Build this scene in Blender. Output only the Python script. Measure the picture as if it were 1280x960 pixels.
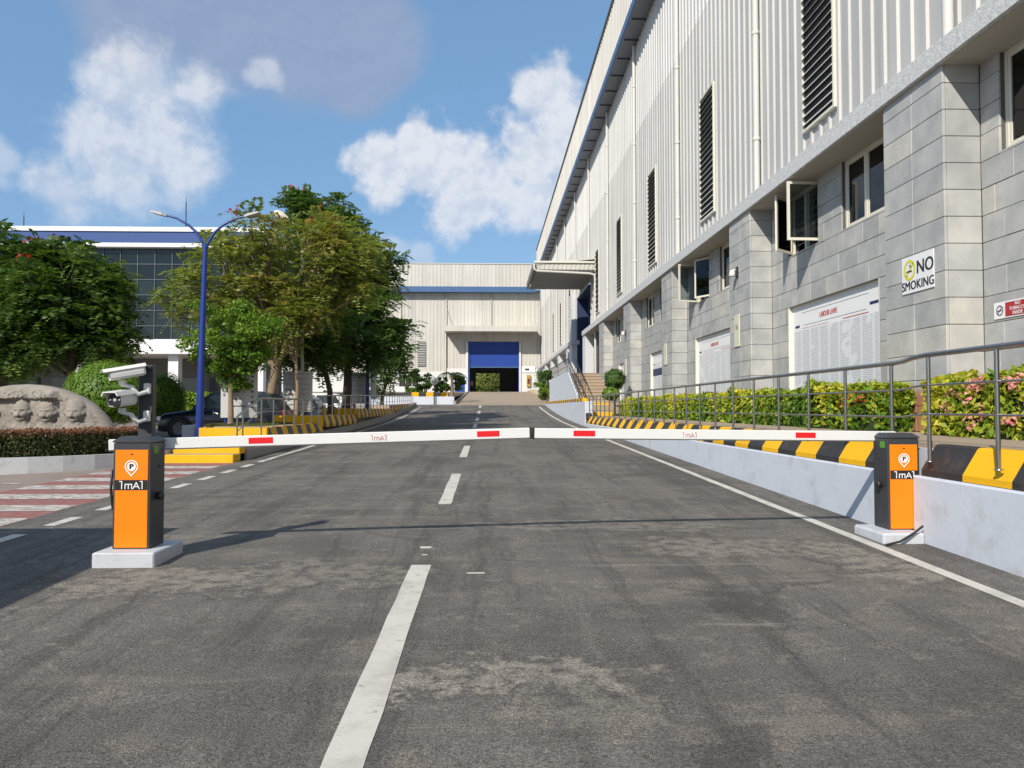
import bpy, bmesh, math, random
import numpy as np
from mathutils import Vector, Matrix, noise as mnoise

random.seed(7); rng = np.random.default_rng(11)
for o in list(bpy.data.objects): bpy.data.objects.remove(o, do_unlink=True)
scene = bpy.context.scene
COL = scene.collection
R = math.radians
LINK = None

# ------------------------------------------------------------------ camera
F_PX = 950.0; CAM_H = 1.55
YAW = math.atan(30 / F_PX); PITCH = math.atan(30 / F_PX)
cd = bpy.data.cameras.new('camera'); cam = bpy.data.objects.new('camera', cd); COL.objects.link(cam)
cam.location = (0, 0, CAM_H); cam.rotation_euler = (math.pi / 2 + PITCH, 0, -YAW)
cd.sensor_width = 36; cd.lens = 36 * F_PX / 1280; cd.clip_start = .05; cd.clip_end = 3000
scene.camera = cam
CAM_M = (Matrix.Rotation(-YAW, 3, 'Z') @ Matrix.Rotation(math.pi / 2 + PITCH, 3, 'X'))
def pix_dir(px, py):
    return (CAM_M @ Vector(((px - 640) / F_PX, (480 - py) / F_PX, -1))).normalized()
def proj(p):
    q = CAM_M.transposed() @ (Vector(p) - Vector((0, 0, CAM_H)))
    if q.z > -.1: return None
    return (640 + F_PX * q.x / -q.z, 480 - F_PX * q.y / -q.z)

# ------------------------------------------------------------------ view
vs = scene.view_settings
vs.view_transform = 'Standard'; vs.look = 'None'; vs.gamma = 1; vs.use_curve_mapping = False
vs.exposure = 0.25
scene.cycles.max_bounces = 4; scene.cycles.diffuse_bounces = 2; scene.cycles.glossy_bounces = 2; scene.cycles.transmission_bounces = 4; scene.cycles.transparent_max_bounces = 6

# ------------------------------------------------------------------ sun
SUN_TRAVEL = Vector((.70, 1.15, -1.0)).normalized()
TO_SUN = -SUN_TRAVEL
sd = bpy.data.lights.new('sun', 'SUN'); sun = bpy.data.objects.new('sun', sd); COL.objects.link(sun)
sd.energy = 4.2; sd.angle = R(.53); sd.color = (1.0, .93, .82)
sun.rotation_euler = SUN_TRAVEL.to_track_quat('-Z', 'Y').to_euler(); sun.location = (-20, -30, 40)

# ------------------------------------------------------------------ world: Nishita sky and clouds
def build_world():
    w = bpy.data.worlds.new('World'); scene.world = w; w.use_nodes = True
    nt = w.node_tree; N = nt.nodes; L = nt.links; N.clear()
    def nd(t, **k):
        n = N.new(t)
        for a, b in k.items(): setattr(n, a, b)
        return n
    def mth(op, a, b=None, c=None, clamp=False):
        n = nd('ShaderNodeMath', operation=op, use_clamp=clamp)
        for i, s in enumerate((a, b, c)):
            if s is None: continue
            if isinstance(s, (int, float)): n.inputs[i].default_value = s
            else: L.new(s, n.inputs[i])
        return n.outputs[0]
    def vmath(op, a, b):
        n = nd('ShaderNodeVectorMath', operation=op)
        for i, s in enumerate((a, b)):
            if isinstance(s, (tuple, list, Vector)): n.inputs[i].default_value = s
            else: L.new(s, n.inputs[i])
        return n
    def mapr(v, a, b, c=0., d=1., smooth=True):
        n = nd('ShaderNodeMapRange', interpolation_type='SMOOTHSTEP' if smooth else 'LINEAR')
        L.new(v, n.inputs[0])
        for i, s in enumerate((a, b, c, d)): n.inputs[i + 1].default_value = s
        return n.outputs[0]
    def noise(vec, scale, detail, rough=.55):
        n = nd('ShaderNodeTexNoise'); L.new(vec, n.inputs['Vector'])
        n.inputs['Scale'].default_value = scale; n.inputs['Detail'].default_value = detail
        n.inputs['Roughness'].default_value = rough
        return n
    def mix(fac, a, b):
        n = nd('ShaderNodeMix', data_type='RGBA')
        if isinstance(fac, float): n.inputs[0].default_value = fac
        else: L.new(fac, n.inputs[0])
        for i, s in ((6, a), (7, b)):
            if isinstance(s, tuple): n.inputs[i].default_value = (*s, 1)
            else: L.new(s, n.inputs[i])
        return n.outputs[2]
    tc = nd('ShaderNodeTexCoord'); D = tc.outputs['Generated']
    sky = nd('ShaderNodeTexSky', sky_type='NISHITA')
    sky.sun_disc = False
    sky.sun_elevation = math.asin(TO_SUN.z); sky.sun_rotation = math.atan2(TO_SUN.x, TO_SUN.y) % (2 * math.pi)
    sky.air_density = 1.0; sky.dust_density = .35; sky.ozone_density = 1.8; sky.altitude = 0
    # wispy warp so the cloud outlines break up
    wn = noise(D, 7.0, 3, .6)
    wv = vmath('SUBTRACT', wn.outputs['Color'], (.5, .5, .5))
    wv2 = nd('ShaderNodeVectorMath', operation='SCALE'); L.new(wv.outputs[0], wv2.inputs[0]); wv2.inputs['Scale'].default_value = .075
    P = vmath('ADD', D, wv2.outputs[0]).outputs[0]
    def field(blobs, stretch=1.0):
        acc = None
        for px, py, r in blobs:
            d = vmath('DISTANCE', P, pix_dir(px, py)).outputs['Value']
            v = mth('MULTIPLY_ADD', d, -F_PX / r, 1.0)
            acc = v if acc is None else mth('SMOOTH_MAX', acc, v, .25)
        return acc
    A = [(150, 90, 54), (190, 115, 66), (245, 112, 46), (130, 160, 60), (205, 168, 74), (150, 215, 66), (90, 232, 46), (228, 208, 54)]
    B = [(512, 168, 38), (474, 205, 58), (540, 208, 58), (602, 228, 62), (650, 190, 48), (684, 120, 46), (700, 170, 54), (655, 250, 58), (580, 262, 54), (735, 200, 60)]
    Dd = [(492, 305, 24), (520, 318, 30), (470, 322, 20), (700, 330, 22), (0, 200, 34), (330, 85, 26)]
    C = [(170, -10, 90), (270, 5, 110), (380, 25, 110), (465, 45, 75), (430, 90, 50)]
    fb = noise(D, 16.0, 6, .6).outputs['Fac']
    fb2 = noise(vmath('ADD', D, tuple(TO_SUN * .012)).outputs[0], 16.0, 3, .6).outputs['Fac']
    fl = noise(D, 42.0, 4, .6).outputs['Fac']
    fbc = mth('ADD', mth('SUBTRACT', fb, .5), mth('MULTIPLY', mth('SUBTRACT', fl, .5), .4))
    def dens(f, amp, lo, hi):
        return mapr(mth('MULTIPLY_ADD', fbc, amp, mth('MULTIPLY', f, 1.5)), lo, hi)
    dA = mth('MULTIPLY', dens(field(A), 1.7, .04, 1.15), .68)
    dB = mth('MULTIPLY', dens(field(B), 1.7, .06, .70), .82)
    dD = mth('MULTIPLY', dens(field(Dd), 1.5, .1, .9), .42)
    dC = mth('MULTIPLY', dens(field(C), .45, .0, .75), .66)
    # the rest of the sky (outside this view) carries the same kind of broken cumulus
    big = noise(D, 2.6, 2, .5).outputs['Fac']
    off = mapr(vmath('DISTANCE', D, pix_dir(560, 250)).outputs['Value'], .62, .85)
    sep = nd('ShaderNodeSeparateXYZ'); L.new(D, sep.inputs[0])
    dO = mth('MULTIPLY', mth('MULTIPLY', mapr(mth('MULTIPLY_ADD', fbc, .35, big), .52, .64), off), .8)
    dO = mth('MULTIPLY', dO, mapr(sep.outputs[2], .02, .2))
    white = mth('MAXIMUM', mth('MAXIMUM', dA, dB), mth('MAXIMUM', dD, dO))
    lit = mapr(mth('ADD', mth('MULTIPLY', mth('SUBTRACT', fb, fb2), 4.0), mth('MULTIPLY', mth('SUBTRACT', fb, .5), 1.0)), -.5, .4)
    ccol = mix(lit, (.57, .61, .69), (.73, .74, .77))
    ccol = mix(mapr(sep.outputs[2], .14, .32), mix(.45, ccol, (.46, .54, .68)), ccol)
    gcol = mix(lit, (.275, .325, .455), (.295, .345, .475))
    hsv = nd('ShaderNodeHueSaturation'); L.new(sky.outputs[0], hsv.inputs['Color'])
    hsv.inputs['Saturation'].default_value = 1.12; hsv.inputs['Value'].default_value = 1.0
    sc = nd('ShaderNodeVectorMath', operation='SCALE'); L.new(hsv.outputs[0], sc.inputs[0]); sc.inputs['Scale'].default_value = SKY_STRENGTH
    base = mix(.6, sc.outputs[0], (.185, .345, .565))   # bright humid haze evens the sky out
    c1 = mix(dC, base, gcol)
    c2 = mix(white, c1, ccol)
    bg = nd('ShaderNodeBackground'); L.new(c2, bg.inputs[0]); bg.inputs[1].default_value = 1.0
    out = nd('ShaderNodeOutputWorld'); L.new(bg.outputs[0], out.inputs[0])
    w.cycles.sampling_method = 'MANUAL'; w.cycles.sample_map_resolution = 1024
SKY_STRENGTH = .125
build_world()

# ------------------------------------------------------------------ helpers
ORIG = {}
def tag(o, label=None, cat=None, group=None, kind=None):
    if label: o['label'] = label
    if cat: o['category'] = cat
    if group: o['group'] = group
    if kind: o['kind'] = kind
    return o
def thing(name, label, cat, loc=(0, 0, 0), group=None):
    o = bpy.data.objects.new(name, None); COL.objects.link(o); o.empty_display_size = .2
    o.location = loc; ORIG[o] = Vector(loc)
    return tag(o, label, cat, group)
def link(name, me, parent=None, loc=None):
    """link a mesh whose vertices are relative to world point loc"""
    o = bpy.data.objects.new(name, me); COL.objects.link(o)
    loc = Vector(loc) if loc is not None else Vector((0, 0, 0))
    if parent is not None:
        o.parent = parent; o.location = loc - ORIG[parent]
    else: o.location = loc
    ORIG[o] = loc
    return o
class MB:
    def __init__(s): s.v = []; s.f = []; s.sm = []; s.mi = []; s.cur = 0
    def add(s, vs_, fs, smooth=False):
        n = len(s.v); s.v.extend([tuple(p) for p in vs_])
        for f in fs:
            s.f.append(tuple(n + i for i in f)); s.sm.append(smooth); s.mi.append(s.cur)
        return s
    def box(s, x0, x1, y0, y1, z0, z1, b=0):
        if b <= 0:
            v = [(x0, y0, z0), (x1, y0, z0), (x1, y1, z0), (x0, y1, z0), (x0, y0, z1), (x1, y0, z1), (x1, y1, z1), (x0, y1, z1)]
            return s.add(v, [(0, 3, 2, 1), (4, 5, 6, 7), (0, 1, 5, 4), (1, 2, 6, 5), (2, 3, 7, 6), (3, 0, 4, 7)])
        c = [(x0 + x1) / 2, (y0 + y1) / 2, (z0 + z1) / 2]; h = [abs(x1 - x0) / 2, abs(y1 - y0) / 2, abs(z1 - z0) / 2]
        idx = {}; v = []
        for sx in (-1, 1):
            for sy in (-1, 1):
                for sz in (-1, 1):
                    sg = (sx, sy, sz)
                    for a in range(3):
                        idx[sg, a] = len(v)
                        v.append(tuple(c[k] + sg[k] * (h[k] - (0 if k == a else b)) for k in range(3)))
        f = []
        for a in range(3):
            p, q = (a + 1) % 3, (a + 2) % 3
            for sa in (-1, 1):
                loop = []
                for sp, sq in ((-1, -1), (1, -1), (1, 1), (-1, 1)):
                    g = [0, 0, 0]; g[a] = sa; g[p] = sp; g[q] = sq; loop.append(idx[tuple(g), a])
                f.append(tuple(loop if sa > 0 else loop[::-1]))
            for sp in (-1, 1):
                for sq in (-1, 1):
                    g0 = [0, 0, 0]; g0[p] = sp; g0[q] = sq; g1 = list(g0); g0[a] = -1; g1[a] = 1
                    l = [idx[tuple(g0), p], idx[tuple(g1), p], idx[tuple(g1), q], idx[tuple(g0), q]]
                    f.append(tuple(l if sp * sq > 0 else l[::-1]))
        for sx in (-1, 1):
            for sy in (-1, 1):
                for sz in (-1, 1):
                    l = [idx[(sx, sy, sz), k] for k in range(3)]
                    f.append(tuple(l if sx * sy * sz > 0 else l[::-1]))
        return s.add(v, f)
    def poly(s, pts): return s.add(pts, [tuple(range(len(pts)))])
    def prism(s, pts, vec):
        """extrude closed polygon pts (3D) along vec"""
        n = len(pts); vec = Vector(vec)
        v = [tuple(p) for p in pts] + [tuple(Vector(p) + vec) for p in pts]
        f = [tuple(range(n))[::-1], tuple(range(n, 2 * n))]
        for i in range(n): j = (i + 1) % n; f.append((i, j, n + j, n + i))
        return s.add(v, f)
    def tube(s, pts, r, n=8, cap=True):
        pts = [Vector(p) for p in pts]; m = len(pts)
        rr = r if isinstance(r, (list, tuple)) else [r] * m
        v = []; f = []; up = None
        for i, p in enumerate(pts):
            t = (pts[min(i + 1, m - 1)] - pts[max(i - 1, 0)])
            if t.length < 1e-9: t = Vector((0, 0, 1))
            t.normalize()
            if up is None:
                up = Vector((0, 0, 1)) if abs(t.z) < .9 else Vector((1, 0, 0))
            a = (up - t * up.dot(t))
            if a.length < 1e-6: a = t.orthogonal()
            a.normalize(); b = t.cross(a); up = a
            for k in range(n):
                g = 2 * math.pi * k / n
                v.append(tuple(p + (a * math.cos(g) + b * math.sin(g)) * rr[i]))
        for i in range(m - 1):
            for k in range(n):
                l = (k + 1) % n
                f.append((i * n + k, i * n + l, (i + 1) * n + l, (i + 1) * n + k))
        s.add(v, f, True)
        if cap:
            s.add(v[:n], [tuple(range(n))[::-1]]); s.add(v[-n:], [tuple(range(n))])
        return s
    def lathe(s, c, prof, axis='Z', n=20, smooth=True):
        """prof: list of (radius, height) about axis through c"""
        c = Vector(c); v = []; f = []
        for r, h in prof:
            for k in range(n):
                g = 2 * math.pi * k / n; a, b = r * math.cos(g), r * math.sin(g)
                v.append(tuple(c + Vector({'Z': (a, b, h), 'Y': (a, h, b), 'X': (h, a, b)}[axis])))
        for i in range(len(prof) - 1):
            for k in range(n):
                l = (k + 1) % n; f.append((i * n + k, i * n + l, (i + 1) * n + l, (i + 1) * n + k))
        return s.add(v, f, smooth)
    def mesh(s, mats, origin, name='m', recalc=True):
        me = bpy.data.meshes.new(name)
        o = Vector(origin)
        me.from_pydata([(p[0] - o.x, p[1] - o.y, p[2] - o.z) for p in s.v], [], s.f)
        me.polygons.foreach_set('use_smooth', s.sm)
        for m in (mats if isinstance(mats, (list, tuple)) else [mats]): me.materials.append(m)
        me.polygons.foreach_set('material_index', s.mi)
        if recalc:
            bm = bmesh.new(); bm.from_mesh(me); bmesh.ops.recalc_face_normals(bm, faces=bm.faces); bm.to_mesh(me); bm.free()
        me.update(); return me
    def build(s, name, mats, parent=None, origin=None, recalc=True):
        if origin is None:
            if parent is not None: origin = ORIG[parent]
            else:
                a = np.array(s.v); origin = ((a[:, 0].min() + a[:, 0].max()) / 2, (a[:, 1].min() + a[:, 1].max()) / 2, a[:, 2].min())
        return link(name, s.mesh(mats, origin, name, recalc), parent, origin)
MCACHE = {}
def piece(name, key, make, mats, parent, loc):
    """alike pieces share mesh data; make(mb) builds the shape about the origin"""
    if key not in MCACHE:
        mb = MB(); make(mb); MCACHE[key] = mb.mesh(mats, (0, 0, 0), name)
    return link(name, MCACHE[key], parent, loc)
def struct(name, mb, m, parent=None, origin=(0, 0, 0), label=None):
    o = mb.build(name, m, parent, origin if parent is None else None)
    if parent is None: o['kind'] = 'structure'
    return o
def text_geo(txt, size=1.0, bold=0.0, align='CENTER', squeeze=1.0):
    c = bpy.data.curves.new('t', 'FONT'); c.body = txt; c.size = size; c.offset = bold; c.align_x = align; c.align_y = 'CENTER'; c.resolution_u = 3
    o = bpy.data.objects.new('t', c); COL.objects.link(o)
    dg = bpy.context.evaluated_depsgraph_get(); dg.update()
    me = bpy.data.meshes.new_from_object(o.evaluated_get(dg))
    v = [(p.co.x * squeeze, p.co.y) for p in me.vertices]; f = [tuple(p.vertices) for p in me.polygons]
    bpy.data.objects.remove(o); bpy.data.curves.remove(c); bpy.data.meshes.remove(me)
    return v, f
def put_text(mb, txt, size, origin, ux, uz, bold=0., align='CENTER', squeeze=1.0):
    v, f = text_geo(txt, size, 0., align, squeeze); o = Vector(origin); ux = Vector(ux); uz = Vector(uz); nr = ux.cross(uz).normalized()
    for i, sh in enumerate((0., bold, -bold) if bold else (0.,)):
        mb.add([tuple(o + ux * (a + sh) + uz * b + nr * .0004 * i) for a, b in v], f)

# ------------------------------------------------------------------ materials
def newmat(name):
    m = bpy.data.materials.new(name); m.use_nodes = True; nt = m.node_tree
    return m, nt, nt.nodes, nt.links, nt.nodes['Principled BSDF']
class NT:
    def __init__(s, nt): s.nt = nt; s.N = nt.nodes; s.L = nt.links
    def nd(s, t, **k):
        n = s.N.new(t)
        for a, b in k.items(): setattr(n, a, b)
        return n
    def put(s, sock, v):
        if isinstance(v, (int, float)): sock.default_value = v
        elif isinstance(v, (tuple, list, Vector)):
            sock.default_value = (*v, 1) if len(sock.default_value) == 4 and len(v) == 3 else v
        else: s.L.new(v, sock)
    def m(s, op, a, b=None, c=None, clamp=False):
        n = s.nd('ShaderNodeMath', operation=op, use_clamp=clamp)
        for i, q in enumerate((a, b, c)):
            if q is not None: s.put(n.inputs[i], q)
        return n.outputs[0]
    def vm(s, op, a, b=None, out=0):
        n = s.nd('ShaderNodeVectorMath', operation=op); s.put(n.inputs[0], a)
        if b is not None: s.put(n.inputs[1], b)
        return n.outputs[out]
    def mr(s, v, a, b, c=0., d=1.):
        n = s.nd('ShaderNodeMapRange', interpolation_type='SMOOTHSTEP'); s.put(n.inputs[0], v)
        for i, q in enumerate((a, b, c, d)): s.put(n.inputs[i + 1], q)
        return n.outputs[0]
    def noise(s, vec, scale, detail=4, rough=.55, out='Fac'):
        n = s.nd('ShaderNodeTexNoise'); s.put(n.inputs['Vector'], vec)
        n.inputs['Scale'].default_value = scale; n.inputs['Detail'].default_value = detail; n.inputs['Roughness'].default_value = rough
        return n.outputs[out]
    def vor(s, vec, scale, feature='F1', out='Distance'):
        n = s.nd('ShaderNodeTexVoronoi', feature=feature); s.put(n.inputs['Vector'], vec); n.inputs['Scale'].default_value = scale
        return n.outputs[out]
    def mix(s, fac, a, b, mode='MIX'):
        n = s.nd('ShaderNodeMix', data_type='RGBA', blend_type=mode)
        s.put(n.inputs[0], fac); s.put(n.inputs[6], a); s.put(n.inputs[7], b)
        return n.outputs[2]
    def pos(s): return s.nd('ShaderNodeNewGeometry').outputs['Position']
    def sep(s, v):
        n = s.nd('ShaderNodeSeparateXYZ'); s.L.new(v, n.inputs[0]); return n.outputs
    def bump(s, h, strength=.3, dist=.01):
        n = s.nd('ShaderNodeBump'); s.put(n.inputs['Height'], h); n.inputs['Strength'].default_value = strength; n.inputs['Distance'].default_value = dist
        return n.outputs[0]
def lin(*rgb):
    return tuple(((c / 255) / 12.92 if c / 255 <= .04045 else ((c / 255 + .055) / 1.055) ** 2.4) for c in rgb)
def M(name, col, rough=.6, metal=0., var=.12, scale=1.5, bump=0., bscale=60., spec=.5, rand=0., dirt=None, streak=0.):
    m, nt, N, L, b = newmat(name); g = NT(nt); p = g.pos()
    n1 = g.noise(p, scale, 5); n2 = g.noise(p, scale * 14, 3)
    f = g.m('ADD', g.m('MULTIPLY', g.m('SUBTRACT', n1, .5), 2 * var), g.m('MULTIPLY', g.m('SUBTRACT', n2, .5), var))
    f = g.m('ADD', f, 1.0)
    if rand:
        oi = g.nd('ShaderNodeObjectInfo')
        f = g.m('MULTIPLY', f, g.m('MULTIPLY_ADD', oi.outputs['Random'], 2 * rand, 1 - rand))
    c = g.vm('SCALE', col); c.node.inputs['Scale'].default_value = 1; g.put(c.node.inputs['Scale'], f)
    if streak:
        st = g.noise(g.vm('MULTIPLY', p, (6., 6., .25)), 1.0, 4)
        c = g.mix(g.mr(st, .52, .75, 0., streak), c, dirt or (.12, .11, .10))
    elif dirt:
        c = g.mix(g.mr(g.noise(p, scale * 2.3, 6, .65), .52, .72, 0., .7), c, dirt)
    L.new(c, b.inputs['Base Color'])
    b.inputs['Roughness'].default_value = rough; b.inputs['Metallic'].default_value = metal; b.inputs['Specular IOR Level'].default_value = spec
    if bump: L.new(g.bump(g.noise(p, bscale, 5), bump, .01), b.inputs['Normal'])
    return m

def asphalt():
    m, nt, N, L, b = newmat('asphalt'); g = NT(nt); p = g.pos()
    big = g.noise(p, .45, 5, .66); mid = g.noise(p, 2.1, 6, .68); fine = g.noise(p, 70, 2, .75); grain = g.vor(p, 150)
    stre = g.noise(g.vm('MULTIPLY', p, (.30, 2.2, 1.)), 1.0, 5, .7)
    stre2 = g.noise(g.vm('ADD', g.vm('MULTIPLY', p, (2.6, .11, 1.)), g.vm('MULTIPLY', g.noise(p, .6, 3, .6, 'Color'), (1.1, 0., 0.))), 1.0, 5, .68)
    dust = g.noise(p, 6.5, 6, .72)
    wr = g.vm('SCALE', g.vm('SUBTRACT', g.noise(p, 1.7, 6, .72, 'Color'), (.5, .5, .5))); wr.node.inputs['Scale'].default_value = 1.9
    wx = g.vm('ADD', p, wr)
    c = g.mix(g.mr(big, .36, .62), (.098, .090, .081), (.142, .130, .116))
    c = g.mix(g.mr(mid, .50, .66, 0., .6), c, (.192, .170, .143))
    c = g.mix(g.mr(stre, .54, .66, 0., .5), c, (.205, .180, .150))
    c = g.mix(g.mr(stre2, .50, .62, 0., .62), c, (.070, .066, .062))
    c = g.mix(g.mr(stre2, .44, .34, 0., .5), c, (.175, .158, .136))
    c = g.mix(g.m('MULTIPLY', g.mr(dust, .54, .66, 0., .75), g.mr(big, .40, .60)), c, (.235, .212, .178))
    # dusty worn spots and darker damp spots with their own outline
    for cx, cy, rx, ry, a in ((.12, 4.22, .75, .36, .7), (.5, 3.65, .35, .4, .35), (-1.5, 6.6, 1.1, .6, .45), (2.3, 7.6, 1.0, .5, .5), (-2.7, 6.3, .9, .5, .6), (1.3, 8.9, 1.9, .45, .4), (3.5, 7.0, .5, .9, .6)):
        d = g.vm('MULTIPLY', g.vm('SUBTRACT', wx, (cx, cy, 0)), (1 / rx, 1 / ry, 0)); dl = g.vm('LENGTH', d, out=1)
        c = g.mix(g.mr(dl, 1.2, .95, 0., .4), c, (.062, .059, .056))
        c = g.mix(g.m('MULTIPLY', g.mr(dl, 1.05, .72, 0., a * 1.25), g.mr(dust, .38, .56)), c, (.265, .238, .198))
    for cx, cy, rx, ry in ((1.9, 5.6, .22, .6), (1.1, 3.3, .25, .5)):
        d = g.vm('MULTIPLY', g.vm('SUBTRACT', wx, (cx, cy, 0)), (1 / rx, 1 / ry, 0))
        c = g.mix(g.mr(g.vm('LENGTH', d, out=1), 1.1, .75, 0., .6), c, (.058, .055, .053))
    # hair cracks
    ck = g.vor(g.vm('ADD', p, g.vm('MULTIPLY', wr, (.35, .35, 0.))), .42, 'DISTANCE_TO_EDGE')
    ckm = g.m('MULTIPLY', g.mr(ck, .012, .002, 0., .55), g.mr(big, .48, .58))
    c = g.mix(ckm, c, (.045, .043, .042))
    ws = g.sep(g.vm('ADD', p, g.vm('MULTIPLY', wr, (.1, .10, 0.))))
    for yc, x0, x1, a in ((8.75, -2.2, 2.9, .5), (6.85, .5, 2.9, .6), (5.1, .7, 2.4, .5), (9.5, -3.2, 2.8, .35)):
        ln = g.m('MULTIPLY', g.mr(g.m('ABSOLUTE', g.m('SUBTRACT', ws[1], yc)), .035, .008, 0., a), g.m('MULTIPLY', g.mr(ws[0], x0, x0 + .8), g.mr(ws[0], x1, x1 - .8)))
        c = g.mix(g.m('MULTIPLY', ln, g.mr(mid, .35, .6)), c, (.27, .24, .20))
    sp = g.m('MULTIPLY_ADD', g.m('SUBTRACT', fine, .5), 2.6, 1.0)
    sp = g.m('MULTIPLY', sp, g.mr(grain, .0, .9, .62, 1.38))
    cs = g.vm('SCALE', c); g.put(cs.node.inputs['Scale'], sp)
    wsp = g.m('GREATER_THAN', g.noise(p, 46, 2, .5), .755)
    cc = g.mix(g.m('MULTIPLY', wsp, .45), cs, (.36, .34, .31))
    L.new(cc, b.inputs['Base Color']); b.inputs['Roughness'].default_value = .88; b.inputs['Specular IOR Level'].default_value = .3
    h = g.m('ADD', g.m('MULTIPLY', fine, .6), g.m('MULTIPLY', grain, .6))
    L.new(g.bump(g.m('ADD', h, g.m('MULTIPLY', mid, 1.5)), .7, .009), b.inputs['Normal'])
    return m
def road_paint(name, col, wear=.5, under=(.09, .085, .08), lo=.56, hi=.66):
    m, nt, N, L, b = newmat(name); g = NT(nt); p = g.pos()
    n = g.noise(p, 9, 7, .7); n2 = g.noise(p, 1.3, 4); f2 = g.noise(p, 90, 3, .7)
    fac = g.m('MULTIPLY', g.mr(g.m('ADD', g.m('MULTIPLY', n, .7), g.m('MULTIPLY', f2, .3)), lo, hi), wear)
    fac = g.m('ADD', fac, g.mr(g.noise(p, 3.1, 7, .7), .42, .72, 0., wear * .38), clamp=True)
    c = g.mix(fac, col, under)
    c2 = g.vm('SCALE', c); g.put(c2.node.inputs['Scale'], g.m('MULTIPLY_ADD', f2, .35, .82))
    L.new(c2, b.inputs['Base Color']); b.inputs['Roughness'].default_value = .75
    L.new(g.bump(f2, .4, .004), b.inputs['Normal'])
    return m
def stone_mat():
    m, nt, N, L, b = newmat('granite_block'); g = NT(nt); p = g.pos()
    oi = g.nd('ShaderNodeObjectInfo'); r = oi.outputs['Random']
    sp = g.noise(p, 95, 3, .75); n1 = g.noise(p, 2.2, 5); vein = g.noise(g.vm('MULTIPLY', p, (1., 1., 2.5)), 5., 6, .65)
    c = g.mix(g.mr(n1, .3, .7), (.36, .365, .36), (.47, .465, .445))
    tint = g.mix(g.mr(r, .55, 1.), (1., 1.01, 1.02), (1.05, 1.02, .96))
    c = g.mix(1.0, c, tint, 'MULTIPLY')
    c = g.mix(g.mr(vein, .62, .74, 0., .25), c, (.44, .42, .38))
    br = g.m('MULTIPLY', g.m('MULTIPLY_ADD', r, .22, .88), g.m('MULTIPLY_ADD', sp, .8, .6))
    c2 = g.vm('SCALE', c); g.put(c2.node.inputs['Scale'], br)
    z = g.sep(p)[2]
    low = g.mr(g.m('ADD', z, g.m('MULTIPLY', g.m('SUBTRACT', g.noise(p, 2.5, 5), .5), .5)), 1.7, 2.0, .85, 0.)
    c3 = g.mix(low, c2, (.38, .165, .062))
    L.new(c3, b.inputs['Base Color']); b.inputs['Roughness'].default_value = .7; b.inputs['Specular IOR Level'].default_value = .35
    L.new(g.bump(sp, .25, .004), b.inputs['Normal'])
    return m
def leaf_mat(name, cols, trans=.35):
    m, nt, N, L, b = newmat(name); g = NT(nt)
    at = g.nd('ShaderNodeAttribute', attribute_name='tint')
    ramp = g.nd('ShaderNodeValToRGB'); L.new(at.outputs['Fac'], ramp.inputs[0])
    el = ramp.color_ramp.elements
    while len(el) < len(cols): el.new(.5)
    for i, c in enumerate(cols):
        el[i].position = i / max(1, len(cols) - 1); el[i].color = (*c, 1)
    L.new(ramp.outputs[0], b.inputs['Base Color']); b.inputs['Roughness'].default_value = .5; b.inputs['Specular IOR Level'].default_value = .35
    tr = g.nd('ShaderNodeBsdfTranslucent'); tcol = g.mix(1.0, ramp.outputs[0], (1.25, 1.2, .55), 'MULTIPLY'); L.new(tcol, tr.inputs[0])
    mx = g.nd('ShaderNodeMixShader'); mx.inputs[0].default_value = trans
    L.new(b.outputs[0], mx.inputs[1]); L.new(tr.outputs[0], mx.inputs[2]); L.new(mx.outputs[0], N['Material Output'].inputs[0])
    return m
def cladding_mat(name, col, streak=.35):
    m, nt, N, L, b = newmat(name); g = NT(nt); p = g.pos()
    st = g.noise(g.vm('MULTIPLY', p, (3.5, 3.5, .12)), 1.0, 5, .6); n1 = g.noise(p, .35, 4); fine = g.noise(p, 14, 4)
    # sheets about a metre wide differ slightly
    s = g.sep(p); sheet = g.noise(g.vm('MULTIPLY', g.vm('FLOOR', g.vm('MULTIPLY', p, (1., 1 / .9, .0))), (1.7, 3.1, 0.)), 1.0, 0)
    c = g.mix(g.mr(st, .5, .72, 0., streak), col, tuple(x * .62 for x in col))
    br = g.m('MULTIPLY', g.m('MULTIPLY_ADD', n1, .22, .89), g.m('MULTIPLY', g.m('MULTIPLY_ADD', sheet, .24, .88), g.m('MULTIPLY_ADD', fine, .08, .96)))
    c2 = g.vm('SCALE', c); g.put(c2.node.inputs['Scale'], br)
    L.new(c2, b.inputs['Base Color']); b.inputs['Roughness'].default_value = .5; b.inputs['Specular IOR Level'].default_value = .4
    return m
def glass_mat(name, col=(.02, .025, .028), rough=.04, spec=.6):
    m, nt, N, L, b = newmat(name); g = NT(nt); p = g.pos()
    oi = g.nd('ShaderNodeObjectInfo')
    c = g.vm('SCALE', col); g.put(c.node.inputs['Scale'], g.m('MULTIPLY_ADD', oi.outputs['Random'], .9, .6))
    L.new(c, b.inputs['Base Color']); b.inputs['Roughness'].default_value = rough; b.inputs['Specular IOR Level'].default_value = spec
    L.new(g.bump(g.noise(p, .9, 3), .05, .05), b.inputs['Normal'])
    return m
def clear_glass(name='window_glass'):
    m, nt, N, L, b = newmat(name); g = NT(nt)
    tr = g.nd('ShaderNodeBsdfTransparent'); tr.inputs[0].default_value = (.62, .68, .68, 1)
    gl = g.nd('ShaderNodeBsdfGlossy'); gl.inputs['Roughness'].default_value = .03
    fr = g.nd('ShaderNodeFresnel'); fr.inputs[0].default_value = 1.52
    mx = g.nd('ShaderNodeMixShader'); L.new(fr.outputs[0], mx.inputs[0]); L.new(tr.outputs[0], mx.inputs[1]); L.new(gl.outputs[0], mx.inputs[2])
    L.new(mx.outputs[0], N['Material Output'].inputs[0]); return m
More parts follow.
